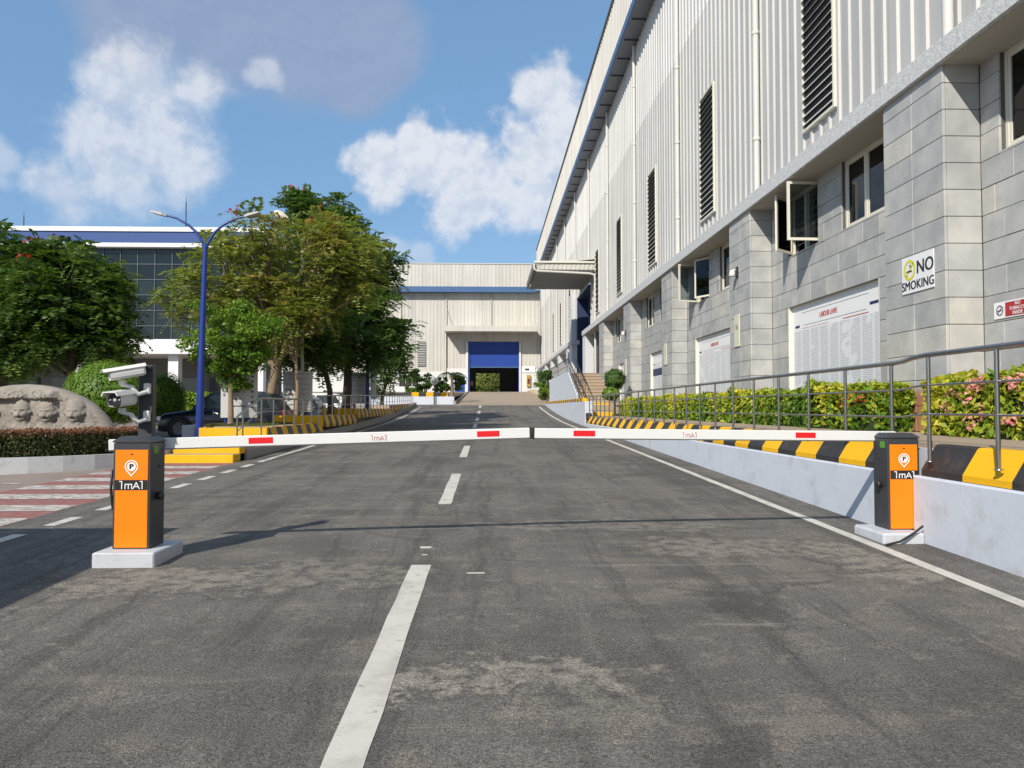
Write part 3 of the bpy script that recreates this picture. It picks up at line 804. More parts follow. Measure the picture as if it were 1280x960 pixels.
mb = MB(); mb.box(7.36, 8.3, 55.2, 55.3, 6.9, 10.6); mb.box(7.36, 8.3, 62.4, 62.5, 3.6, 10.6); mb.box(7.36, 8.3, 55.2, 62.5, 10.5, 10.6); mb.build('door_reveal', M('reveal_navy', (.012, .03, .09), .6), wh)
cn = thing('canopy', 'projecting steel canopy over the stair doorway of the warehouse', 'canopy', (5.2, 55.6, 10.5))
mb = MB(); mb.prism([(3.2, 51.2, 11.38), (7.34, 51.2, 11.80), (7.34, 51.2, 11.68), (3.2, 51.2, 11.26)], (0, 8.2, 0)); mb.build('roof_sheet', clad_cream, cn)
corr(MB(), 'Y', 51.25, 3.25, 7.34, 10.95, 11.5, -1, .3, .03).build('fascia', clad_cream, cn, recalc=False)
mb = MB(); mb.box(3.12, 7.34, 51.12, 51.22, 11.40, 11.52); mb.build('fascia_trim', frame_cream, cn)
mb = MB(); mb.box(3.25, 7.33, 51.3, 59.3, 10.86, 10.94); mb.build('soffit', M('canopy_soffit', (.22, .22, .22), .7), cn)
mb = MB(); mb.box(3.02, 3.2, 51.15, 59.4, 10.9, 11.34); mb.build('eave_gutter', M('canopy_gutter', (.14, .14, .15), .5), cn)
mb = MB(); mb.tube([(3.1, 51.05, 11.3), (3.12, 51.05, 10.95), (3.3, 51.05, 10.82), (6.9, 51.05, 10.66), (7.2, 51.05, 10.58), (7.25, 51.05, 10.3), (7.25, 51.05, 3.7)], .08, 10); mb.build('drain_pipe', pipe_mat, cn, recalc=False)
# plaques, lamps and signs on the granite
def plaque(y, z0, z1, w, lab, txt):
    t = thing('number_plaque', lab, 'plaque', (XP, y, z0), 'number plaques on the pilasters')
    mb = MB(); mb.box(XP - .03, XP - .005, y - w / 2, y + w / 2, z0, z1, .004); mb.build('plate', M('plaque_ivory', (.66, .64, .50), .5, var=.04), t)
    mb = MB()
    if txt: put_text(mb, txt, .2, (XP - .032, y, z0 + (z1 - z0) * .6), (0, -1, 0), (0, 0, 1), .008)
    else: mb.box(XP - .033, XP - .031, y - .05, y + .05, z0 + .3, z1 - .2)
    mb.build('lettering', logo_black if txt else sign_grey, t)
plaque(20.75, 3.24, 4.12, .42, 'tall ivory number plaque reading 31 between the large and second notice boards', '31')
plaque(29.25, 3.22, 4.05, .42, 'ivory number plaque on the pilaster beside the navy striped notice board', '')
plaque(37.75, 3.15, 4.0, .42, 'ivory number plaque on the pilaster behind the round topiary', '')
for i, (y, lab) in enumerate(((20.7, 'small wall lamp on the pilaster above plaque 31'), (37.7, 'small wall lamp on the pilaster above the round topiary'))):
    t = thing('wall_lamp', lab, 'lamp', (XP, y, 5.25), 'wall lamps on the pilasters')
    mb = MB(); mb.box(XP - .05, XP - .004, y - .07, y + .07, 5.15, 5.45, .01); mb.build('back_plate', black_plastic, t)
    mb = MB(); mb.lathe((XP - .16, y, 5.2), [(.01, .16), (.06, .15), (.09, .0), (.08, -.01), (.001, .0)], n=12); mb.tube([(XP - .03, y, 5.38), (XP - .16, y, 5.36)], .014, 6); mb.build('lamp_head', cam_white, t)
t = thing('no_smoking_sign', 'white NO SMOKING sign with yellow cigarette symbol on the granite pilaster', 'sign', (XP, 11.92, 3.4))
xs = XP - .022
mb = MB(); mb.box(XP - .018, XP - .005, 11.47, 12.37, 3.42, 4.02, .003); mb.build('plate', logo_white, t)
mb = MB(); put_text(mb, 'NO', .30, (xs, 11.70, 3.80), (0, -1, 0), (0, 0, 1), .008); put_text(mb, 'SMOKING', .205, (xs, 11.91, 3.535), (0, -1, 0), (0, 0, 1), .006); mb.build('lettering', logo_black, t)
def ring(mb, x, y, z, r0, r1, n=36):
    v = []
    for k in range(n):
        a = 2 * math.pi * k / n
        v += [(x, y + r0 * math.cos(a), z + r0 * math.sin(a)), (x, y + r1 * math.cos(a), z + r1 * math.sin(a))]
    mb.add(v, [(2 * k, 2 * k + 1, (2 * k + 3) % (2 * n), (2 * k + 2) % (2 * n)) for k in range(n)])
yel = M('sign_yellow', (.70, .66, .03), .5, var=.02)
mb = MB(); ring(mb, xs, 12.14, 3.80, .125, .17)
a = R(-45); mb.add([(xs, 12.14 + .14 * math.cos(a) * u - .018 * math.sin(a) * w_, 3.80 - .14 * math.sin(a) * u * -1 + .018 * math.cos(a) * w_) for u, w_ in ((-1, -1), (1, -1), (1, 1), (-1, 1))], [(0, 1, 2, 3)]); mb.build('prohibition_ring', yel, t)
mb = MB(); mb.box(xs - .001, xs, 12.07, 12.23, 3.765, 3.79); ring(mb, xs - .001, 12.10, 3.85, .012, .022, 10); ring(mb, xs - .001, 12.13, 3.87, .012, .02, 10); mb.build('cigarette', logo_black, t)
t = thing('warning_sign', 'small red and white prohibition sign on the granite wall beside the pilaster', 'sign', (XW, 10.6, 2.85))
xr = XW - .02
mb = MB(); mb.box(XW - .016, XW - .004, 10.15, 10.95, 2.85, 3.09, .002); mb.build('plate', logo_white, t)
mb = MB(); mb.box(xr, xr + .004, 10.17, 10.70, 2.87, 3.07); mb.build('red_field', M('sign_red', (.42, .02, .03), .5, var=.02), t)
mb = MB()
for j, s_ in enumerate(('NO', 'TOBACCO', 'INSIDE')): put_text(mb, s_, .07, (xr - .002, 10.44, 3.035 - .065 * j), (0, -1, 0), (0, 0, 1), .002)
mb.build('lettering', logo_white, t)
mb = MB(); ring(mb, xr, 10.82, 2.97, .06, .075, 24); mb.add([(xr, 10.82 + s1, 2.97 + s2) for s1, s2 in ((-.05, .04), (-.04, .05), (.05, -.04), (.04, -.05))], [(0, 1, 2, 3)]); mb.box(xr - .001, xr, 10.77, 10.87, 2.96, 2.975); mb.build('prohibition_ring', M('sign_navy', (.06, .03, .09), .5, var=.02), t)
navy = M('poster_navy', (.02, .03, .10), .5, var=.03)
p_mats = [poster_mat('notice_print', 9, 26, .42), poster_mat('notice_print_fine', 7, 22, .34), poster_mat('notice_print_sparse', 6, 16, .3), poster_mat('notice_print_far', 6, 14, .25)]
labs = ['large white notice board headed LABOUR LAWS recessed in the granite wall', 'white notice board with small red heading behind plaque 31', 'white notice board with a navy header stripe in the granite wall', 'white notice board nearest the round topiary']
for i, (a, b_) in enumerate(board_spots):
    t = thing('notice_board', labs[i], 'notice board', (XW + .1, (a + b_) / 2, 1.61), 'recessed notice boards')
    xb = XW + .10
    mb = MB(); mb.box(xb, xb + .03, a + .02, b_ - .02, 1.62, 4.05); mb.build('panel', logo_white, t)
    mb = MB(); mb.box(xb - .003, xb, a + .1, b_ - .12, 1.8, 3.42); mb.build('printed_sheet', p_mats[i], t)
    mb = MB(); c = (a + b_) / 2
    if i < 2: put_text(mb, 'LABOUR LAWS', .17, (xb - .004, c + .2, 3.68), (0, -1, 0), (0, 0, 1), .006, squeeze=.75)
    mb.box(xb - .004, xb, c + .2, c + 1.6, 3.46, 3.467); mb.box(xb - .004, xb, c - 1.6, c - .5, 3.455, 3.472)
    mb.build('heading', ink_red, t)
    mb = MB(); mb.box(xb - .004, xb, c - 1.5, c + 1.5, 3.53, 3.537); mb.box(xb - .004, xb, c - 1.6, c + 1.6, 3.84, 3.846)
    if i == 2: mb.box(xb - .005, xb, a + .1, b_ - .1, 3.0, 3.32)
    mb.box(xb - .004, xb, b_ - .45, b_ - .2, 3.5, 3.56)
    mb.box(xb - .004, xb, a + .15, a + .55, 3.6, 3.66)
    mb.build('rules', navy, t)
    # cream side trim of the recess
    mb = MB(); mb.box(XW + .002, xb, b_ - .02, b_ - .001, 1.62, 4.06); mb.box(XW + .002, xb, a + .001, a + .02, 1.62, 4.06); mb.box(XW + .002, xb, a, b_, 4.055, 4.069); mb.build('recess_trim', frame_cream, t)

# ------------------------------------------------------------------ far building with the roller gate
YF = 105.0
fb_ = thing('factory_building', 'cream clad factory hall with blue roller gate at the road end', 'building', (-5, YF, 3.7))
GX0, GX1, GZ = -2.76, 4.3, 10.7
mbc = MB(); corr(mbc, 'Y', YF - .9, -34, 6.7, 18.15, 21.35, -1, .5).build('parapet_cladding', clad_cream, fb_, recalc=False)
for a, b_ in ((-34, -26), (-26, -18), (-18, -12), (-12, -5.75)):
    corr(MB(), 'Y', YF, a, b_, 6.55, 17.9, -1, .5).build('cladding_panel', clad_cream, fb_, recalc=False)
for a, b_ in ((-5.75, .45), (.45, 7.3)):
    corr(MB(), 'Y', YF, a, b_, 10.75, 17.9, -1, .5).build('cladding_panel', clad_cream, fb_, recalc=False)
corr(MB(), 'Y', YF, -5.75, GX0, 6.9, 10.75, -1, .5).build('cladding_panel', clad_cream, fb_, recalc=False)
corr(MB(), 'Y', YF, GX1, 7.3, 6.9, 10.75, -1, .5).build('cladding_panel', clad_cream, fb_, recalc=False)
mb = MB(); mb.box(-34, 6.5, YF - 1.15, YF - .02, 17.45, 18.2); mb.build('gutter', blue_trim, fb_)
mb = MB(); mb.box(-34, 6.7, YF - 1.0, YF - .7, 21.35, 21.45); mb.build('parapet_cap', pipe_mat, fb_)
pl = M('plaster_white', (.68, .68, .66), .8, var=.05, scale=.6)
mb = MB()
wops = [(-12.3, -9.6, 4.5, 6.1)]
us = [(-34, -12.3), (-9.6, GX0 - .3)]
for a, b_ in us: mb.box(a, b_, YF - .1, YF + .2, 2.2, 6.55)
mb.box(-12.3, -9.6, YF - .1, YF + .2, 2.2, 4.5); mb.box(-12.3, -9.6, YF - .1, YF + .2, 6.1, 6.55)
mb.build('base_wall', pl, fb_)
mb = MB(); mb.box(GX1 + .3, 7.3, YF - .1, YF + .2, 2.2, 6.9); mb.build('base_wall', pl, fb_)
mb = MB(); mb.box(GX0 - .3, GX0, YF - .25, YF + .25, 3.0, 10.6); mb.build('gate_jamb', pl, fb_)
mb = MB(); mb.box(GX1, GX1 + .25, YF - .25, YF + .25, 3.0, 10.6); mb.build('gate_jamb', pl, fb_)
mb = MB(); mb.box(-5.7, GX0 - .32, YF - .14, YF - .11, 6.0, 7.0); mb.build('white_board', pl, fb_)
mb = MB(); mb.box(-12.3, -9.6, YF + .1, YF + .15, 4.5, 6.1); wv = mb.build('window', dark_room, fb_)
mb = MB()
for x in (-12.3, -11.4, -10.5, -9.65): mb.box(x, x + .1, YF - .02, YF + .05, 4.5, 6.1)
mb.build('window_frame', frame_cream, wv)
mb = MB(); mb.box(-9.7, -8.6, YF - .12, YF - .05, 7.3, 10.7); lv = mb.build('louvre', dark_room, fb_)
for j in range(14): piece('louvre_slat', 'fslat', lambda m_: m_.box(-.55, .55, -.06, .02, -.05, .05), slat_mat, lv, (-9.15, YF - .14, 7.45 + j * .235))
for x in (-5.75, .45, -12): MB().tube([(x, YF - .12, 6.5 if x < -3 else 12.8), (x, YF - .12, 17.4)], .08, 8).build('downpipe', M('pipe_shadow', (.5, .48, .43), .5), fb_, recalc=False)
mb = MB(); mb.box(-5.9, 6.6, YF - 3.2, YF - .1, 11.9, 12.5, .04); mb.box(-5.95, 6.6, YF - 3.3, YF - 3.21, 11.85, 12.6); cnp = mb.build('canopy', clad_cream, fb_)
MB().tube([(-5.7, YF - 2.9, 12.4), (-5.7, YF - .2, 15.2)], .04, 6).build('tie_rod', pipe_mat, cnp, recalc=False)
MB().tube([(-5.82, YF - .3, 12.0), (-5.82, YF - .3, 3.2)], .07, 8).build('canopy_pipe', pipe_mat, cnp, recalc=False)
rg = thing('roller_gate', 'dark blue roller shutter half raised in the factory gateway', 'gate', (.77, YF, 7.3))
def rslat(m_): m_.prism([(GX0 - .77, 0, 0), (GX0 - .77, -.03, .03), (GX0 - .77, -.03, .13), (GX0 - .77, 0, .16)], (GX1 - GX0, 0, 0))
for j in range(21): piece('shutter_slat', 'rsl', rslat, door_blue, rg, (.77, YF + .1, 7.3 + j * .162))
mb = MB(); mb.box(GX0, GX1, YF + .06, YF + .16, 7.12, 7.29); mb.build('bottom_bar', blue_trim, rg)
mb = MB(); mb.box(GX0, GX0 + .22, YF - .1, YF + .2, 3.7, 10.7); mb.box(GX1 - .1, GX1, YF - .1, YF + .2, 3.7, 10.7); mb.build('guide_rails', door_blue, rg)
mb = MB()
mb.box(-14, 7.2, YF + .3, 150, 3.70, 3.742); mb.box(-14.2, -14, YF + .3, 150, 3.7, 17); mb.box(7.2, 7.4, YF + .3, 150, 3.7, 17); [mb.box(-34, 7.4, ya, yb, 17.2, 17.4) for ya, yb in ((YF + .3, 112), (113.2, 122), (123.2, 132), (133.2, 142), (143.2, 150))]
mb.box(-14, -2.4, 150, 150.2, 3.7, 17.2); mb.box(2.3, 7.2, 150, 150.2, 3.7, 17.2); mb.box(-2.4, 2.3, 150, 150.2, 8.4, 17.2)
mb.box(-5.75, 7.2, YF + .02, YF + .25, 10.72, 17.2)
mb.build('interior_hall', M('hall_grey', (.22, .21, .19), .8), fb_)
mb = MB(); mb.box(-8.4, -6.0, YF - .16, YF - .11, 3.4, 5.9); mb.build('side_door', door_blue, fb_) if False else None
skm, nt_, N_, L_, b_0 = newmat('added_skylight_sheet'); tl = N_.new('ShaderNodeBsdfTranslucent'); tl.inputs[0].default_value = (.6, .62, .6, 1); L_.new(tl.outputs[0], N_['Material Output'].inputs[0])
for ya in (112, 122, 132, 142):  # translucent roof strips added to let light into the hall
    mb = MB(); mb.add([(-34, ya, 17.42), (7.4, ya, 17.42), (7.4, ya + 1.2, 17.42), (-34, ya + 1.2, 17.42)], [(0, 1, 2, 3)]); mb.build('added_skylight', skm, fb_)
mb = MB(); mb.box(-4.6, -3.2, YF - .16, YF - .11, 3.4, 5.9); mb.build('side_door', door_blue, fb_)
t = thing('wall_sign', 'white wall sign beside the roller gate of the factory hall', 'sign', (5.5, YF - .2, 6.5))
mb = MB(); mb.box(4.7, 6.5, YF - .2, YF - .15, 6.45, 7.3); mb.build('plate', logo_white, t)
mb = MB(); mb.box(5.1, 5.7, YF - .21, YF - .205, 6.75, 7.0); mb.build('print', logo_black, t)
t = thing('fire_point', 'yellow fire point box beside the roller gate', 'fire point', (5.6, YF - .3, 4.6))
mb = MB(); mb.box(5.35, 5.85, YF - .4, YF - .12, 4.5, 6.1); mb.build('cabinet', M('fire_yellow', (.42, .28, .06), .6), t)
mb = MB(); mb.box(5.45, 5.75, YF - .43, YF - .41, 4.9, 5.6); mb.build('extinguisher', M('fire_dark', (.12, .02, .015), .5), t)

# ------------------------------------------------------------------ office building on the left
YO = 60.0
of = thing('office_building', 'glass fronted office building with white and blue roof band', 'building', (-32, YO, 1.2))
ox0, ox1 = -46, -17.0
mb = MB(); mb.box(ox0, ox1, YO - .6, YO + 16, 15.25, 15.6); mb.box(ox0, ox1, YO - .55, YO + 16, 14.05, 14.36); mb.build('roof_edge', office_white, of)
mb = MB(); mb.box(ox0, ox1, YO - .5, YO + 15.9, 14.36, 15.25); mb.build('blue_band', M('office_blue', (.022, .07, .24), .6, var=.06), of)
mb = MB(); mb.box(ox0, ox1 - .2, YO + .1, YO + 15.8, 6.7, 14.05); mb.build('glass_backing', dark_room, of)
PWc = 1.33; cols = int((ox1 - .2 - ox0) / PWc)
for r_ in range(6):
    for c_ in range(cols):
        piece('glass_pane', 'opane', lambda m_: m_.box(-PWc / 2 + .03, PWc / 2 - .03, 0, .02, -.59, .59), office_glass, of, (ox0 + (c_ + .5) * PWc, YO + .04 + random.uniform(0, .012), 6.75 + (r_ + .5) * 1.21))
for c_ in range(cols + 1): piece('mullion', 'omul', lambda m_: m_.box(-.025, .025, -.03, .08, -3.65, 3.65), mullion, of, (ox0 + c_ * PWc, YO, 10.38))
for r_ in range(7): piece('transom', 'otr', lambda m_: m_.box(-14.4, 14.4, -.02, .08, -.025, .025), mullion, of, ((ox0 + ox1) / 2, YO, 6.75 + r_ * 1.21))
mb = MB(); mb.box(ox0 - .3, ox1 + .5, YO - 2.2, YO + 15, 5.6, 6.72, .03); mb.build('canopy_slab', office_white, of)
for x in (-45.5, -38.5, -31.35, -23.9, -17.5):
    piece('column', 'ocol', lambda m_: m_.box(-.38, .38, -.38, .38, 0, 4.5), office_white, of, (x, YO - 1.2, 1.15))
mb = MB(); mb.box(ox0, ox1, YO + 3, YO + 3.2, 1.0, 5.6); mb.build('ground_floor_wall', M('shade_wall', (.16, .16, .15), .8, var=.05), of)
for i in range(9):
    x = ox0 + .8 + i * 3.2; piece('ground_window', 'ogw', lambda m_: m_.box(0, 2.4, 0, .05, 0, 1.7), glass_mat('office_low_glass', (.06, .075, .09), .1, .6) if i == 0 else MCACHE['ogw'].materials[0], of, (x, YO + 2.92, 2.3))
for x, z in ((-24.9, 18.5), (-38, 17.2)):
    t = thing('roof_antenna', 'thin antenna mast on the office roof' + (' above the lamp post' if x > -30 else ' above the left trees'), 'antenna', (x, YO + 3, 15.6))
    MB().tube([(x, YO + 3, 15.6), (x, YO + 3, z)], .05, 6).build('mast', dark_steel, t, recalc=False)
    MB().tube([(x, YO + 3, z), (x, YO + 3, z + .45)], .02, 6).build('tip', dark_steel, t, recalc=False)

# ------------------------------------------------------------------ barriers
def strokes(mb, segs, org, ux, uz, s, w, sx=1.0):
    """letters drawn as bars; segs in unit box coords"""
    org = Vector(org); ux = Vector(ux); uz = Vector(uz)
    nrm = ux.cross(uz).normalized()
    for si, (x0, z0, x1, z1) in enumerate(segs):
        a = Vector((x0 * s * sx, z0 * s)); b_ = Vector((x1 * s * sx, z1 * s)); d = (b_ - a).normalized() * w / 2; n = Vector((-d.y, d.x))
        q = [a - d + n, a - d - n, b_ + d - n, b_ + d + n]
        mb.add([tuple(org + nrm * .0004 * si + ux * p.x + uz * p.y) for p in q], [(0, 1, 2, 3)])
LOGO = [(-.98, 1.02, -.80, 1.02), (-.80, 1.02, -.80, 0), 
        (-.50, .62, -.50, 0), (-.50, .62, .08, .62), (-.21, .62, -.21, 0), (.08, .62, .08, 0),
        (.20, 0, .48, .85), (.48, .85, .76, 0), (.30, .28, .66, .28), (.84, 1.02, 1.0, 1.02), (1.0, 1.02, 1.0, 0)]
def cabinet(name, label, x0, y0, z0, knob_side, cable):
    """x0,y0 = front left corner; 0.34 wide, 0.30 deep, 1.02 high"""
    W, D, H = .34, .30, 1.02
    t = thing(name, label, 'barrier cabinet', (x0 + W / 2, y0 + D / 2, z0), 'barrier cabinets')
    mb = MB(); mb.box(x0, x0 + W, y0, y0 + D, z0, z0 + H - .055, .008); mb.build('housing', charcoal, t)
    mb = MB(); zz = z0 + H - .053
    mb.prism([(x0 - .004, y0 - .006, zz), (x0 + W + .004, y0 - .006, zz), (x0 + W + .004, y0 - .006, zz + .012), (x0 + W - .03, y0 + .04, zz + .053), (x0 + .03, y0 + .04, zz + .053), (x0 - .004, y0 - .006, zz + .012)], (0, .001, 0)) if False else None
    v = [(x0 - .004, y0 - .006, zz), (x0 + W + .004, y0 - .006, zz), (x0 + W + .004, y0 + D + .006, zz), (x0 - .004, y0 + D + .006, zz),
         (x0 - .004, y0 - .006, zz + .014), (x0 + W + .004, y0 - .006, zz + .014), (x0 + W + .004, y0 + D + .006, zz + .014), (x0 - .004, y0 + D + .006, zz + .014),
         (x0 + .035, y0 + .06, zz + .053), (x0 + W - .035, y0 + .06, zz + .053), (x0 + W - .035, y0 + D - .06, zz + .053), (x0 + .035, y0 + D - .06, zz + .053)]
    mb.add(v, [(0, 3, 2, 1), (0, 1, 5, 4), (1, 2, 6, 5), (2, 3, 7, 6), (3, 0, 4, 7), (4, 5, 9, 8), (5, 6, 10, 9), (6, 7, 11, 10), (7, 4, 8, 11), (8, 9, 10, 11)]); mb.build('top_cover', charcoal, t)
    pw0, pw1 = x0 + .022, x0 + W - .022; pz0, pz1 = z0 + .012, z0 + H - .12
    mb = MB(); mb.box(pw0, pw1, y0 - .010, y0 + .002, pz0, pz1, .004); pn = mb.build('door_panel', orange, t)
    cx = x0 + W / 2; yf = y0 - .0125
    mb = MB(); mb.box(pw0 + .002, pw1 - .004, yf, yf + .003, z0 + .535, z0 + .627); mb.build('logo_band', logo_black, pn)
    mb = MB(); strokes(mb, LOGO, (cx - .002, yf - .002, z0 + .549), (1, 0, 0), (0, 0, 1), .064, .0085, 1.6)
    n = 28; cz = z0 + .748; v = []
    def pin(r):
        pts = []
        for k in range(n + 1):
            a = R(-42) + (math.pi + R(84)) * k / n; pts.append((cx + r * math.cos(a), cz + r * math.sin(a)))
        pts.append((cx, cz - r * 1.5)); return pts
    o1, o2 = pin(.060), pin(.050)
    v = [(p[0], yf - .001, p[1]) for p in o1] + [(p[0], yf - .001, p[1]) for p in o2]; m_ = len(o1)
    mb.add(v, [(k, (k + 1) % m_, m_ + (k + 1) % m_, m_ + k) for k in range(m_)])
    mb.add([(cx + .040 * math.cos(2 * math.pi * k / 24), yf - .001, cz + .040 * math.sin(2 * math.pi * k / 24)) for k in range(24)], [tuple(range(24))])
    mb.build('white_print', logo_white, pn)
    mb = MB(); put_text(mb, 'P', .068, (cx, yf - .003, cz), (1, 0, 0), (0, 0, 1), .004); mb.box(cx - .012, cx + .012, yf - .002, yf, z0 + .858, z0 + .866); mb.build('dark_print', logo_black, pn)
    sx = x0 + W if knob_side > 0 else x0
    mb = MB(); mb.lathe((sx, y0 + .13, z0 + .47), [(.03, 0), (.03, .02 * knob_side), (.042, .022 * knob_side), (.042, .05 * knob_side), (.03, .06 * knob_side), (.001, .06 * knob_side)], 'X', 16); mb.build('lock_knob', black_plastic, t)
    mb = MB()
    for zq in (.44, .74): mb.lathe((sx, y0 + .17, z0 + zq), [(.012, 0), (.012, .006 * knob_side), (.001, .006 * knob_side)], 'X', 10)
    mb.build('side_bolts', black_plastic, t)
    mb = MB(); e = .003 * knob_side; mb.box(min(sx, sx + e), max(sx, sx + e), y0 + .05, y0 + .15, z0 + H - .16, z0 + H - .09); mb.build('green_sticker', M('sticker_green', (.10, .28, .03), .5), t)
    return t
LB = cabinet('barrier_cabinet', 'orange and charcoal barrier cabinet carrying the two surveillance cameras', -3.415, 7.06, .268, 1, True)
RB = cabinet('barrier_cabinet', 'orange and charcoal barrier cabinet set against the white low wall', 4.235, 7.95, .262, -1, True)
mb = MB(); mb.box(-3.50, -2.955, 6.87, 7.52, .08, .268, .012); tag(mb.build('concrete_plinth', plinth_paint), 'pale grey concrete plinth under the camera carrying barrier cabinet', 'plinth', 'barrier plinths')
mb = MB(); mb.box(4.06, 4.498, 7.72, 8.36, .08, .262, .02); mb.box(4.499, 4.655, 7.935, 8.31, .08, .255); tag(mb.build('concrete_plinth', plinth_paint), 'pale grey concrete plinth joined to the white low wall', 'plinth', 'barrier plinths')
mb = MB(); mb.tube([(-3.42, 7.2, 1.0), (-3.47, 7.16, .98), (-3.475, 7.15, .8), (-3.46, 7.16, .62), (-3.42, 7.2, .57)], .012, 8); mb.build('cable_loop', black_plastic, LB, recalc=False)
mb = MB(); mb.tube([(4.46, 7.70, .34), (4.36, 7.69, .27), (4.2, 7.66, .19), (4.02, 7.6, .168)], .012, 8); tag(mb.build('power_cable', black_plastic, recalc=False), 'short black cable lying against the right barrier plinth', 'cable')
def boom(label, a, b_, spots, txt_at, back=0):
    """a: hinge end, b_: tip"""
    A = Vector(a); B = Vector(b_); d = (B - A); Lr = d.length; d.normalize(); up = Vector((0, 0, 1)); up = (up - d * up.dot(d)).normalized(); out = d.cross(up)
    if out.y > 0: out = -out
    t = thing('barrier_boom', label, 'barrier boom', tuple(A), 'barrier booms')
    def bx(mb, s0, s1, h0, h1, o0, o1, b=0):
        m2 = MB(); m2.box(s0, s1, o0, o1, h0, h1, b)
        mb.add([tuple(A + d * p[0] + out * p[1] + up * p[2]) for p in m2.v], m2.f)
    mb = MB(); bx(mb, -back, Lr, -.053, .053, -.022, .022, .006); arm = mb.build('arm', boom_white, t)
    mb = MB(); bx(mb, Lr, Lr + .018, -.06, .06, -.028, .028, .004); mb.build('end_cap', black_plastic, t)
    mb = MB(); bx(mb, -back, Lr - .005, -.060, -.0535, -.018, .018); mb.build('rubber_edge', M('rubber_grey', (.10, .10, .10), .7), t)
    for s in spots:
        mb = MB(); bx(mb, s - .115, s + .115, -.026, .032, .0225, .0245); mb.build('red_reflector', reflect_red, arm)
    mb = MB(); o = A + d * txt_at + out * .0235 - up * .03; ux = d if d.x > 0 else -d
    strokes(mb, LOGO, o, ux, up, .05, .004, 1.5); mb.build('boom_logo', ink_red, arm)
    return t
def bp(px, y, py): return ((px - 610) / F_PX * y, y, CAM_H - (py - 510) * y / F_PX)
la, lb = bp(215, 7.44, 553.5), bp(662, 7.86, 541)
def along(A, B, px):   # distance along the boom from A where it crosses pixel column px
    lo, hi = 0., 1.
    A = Vector(A); B = Vector(B)
    for _ in range(40):
        m_ = (lo + hi) / 2; p = A.lerp(B, m_); x = 610 + F_PX * p.x / p.y
        if (x < px) == (B.x > A.x): lo = m_
        else: hi = m_
    return lo * (B - A).length
boom('white boom tilted slightly up from the camera carrying cabinet', la, lb, [along(la, lb, 330), along(la, lb, 610)], along(la, lb, 474), .52)
ra, rb = bp(1104, 8.24, 545.5), bp(667.5, 7.88, 541.5)
boom('level white boom reaching from the cabinet by the white low wall', ra, rb, [along(ra, rb, 1010), along(ra, rb, 730)], along(ra, rb, 862), .2)
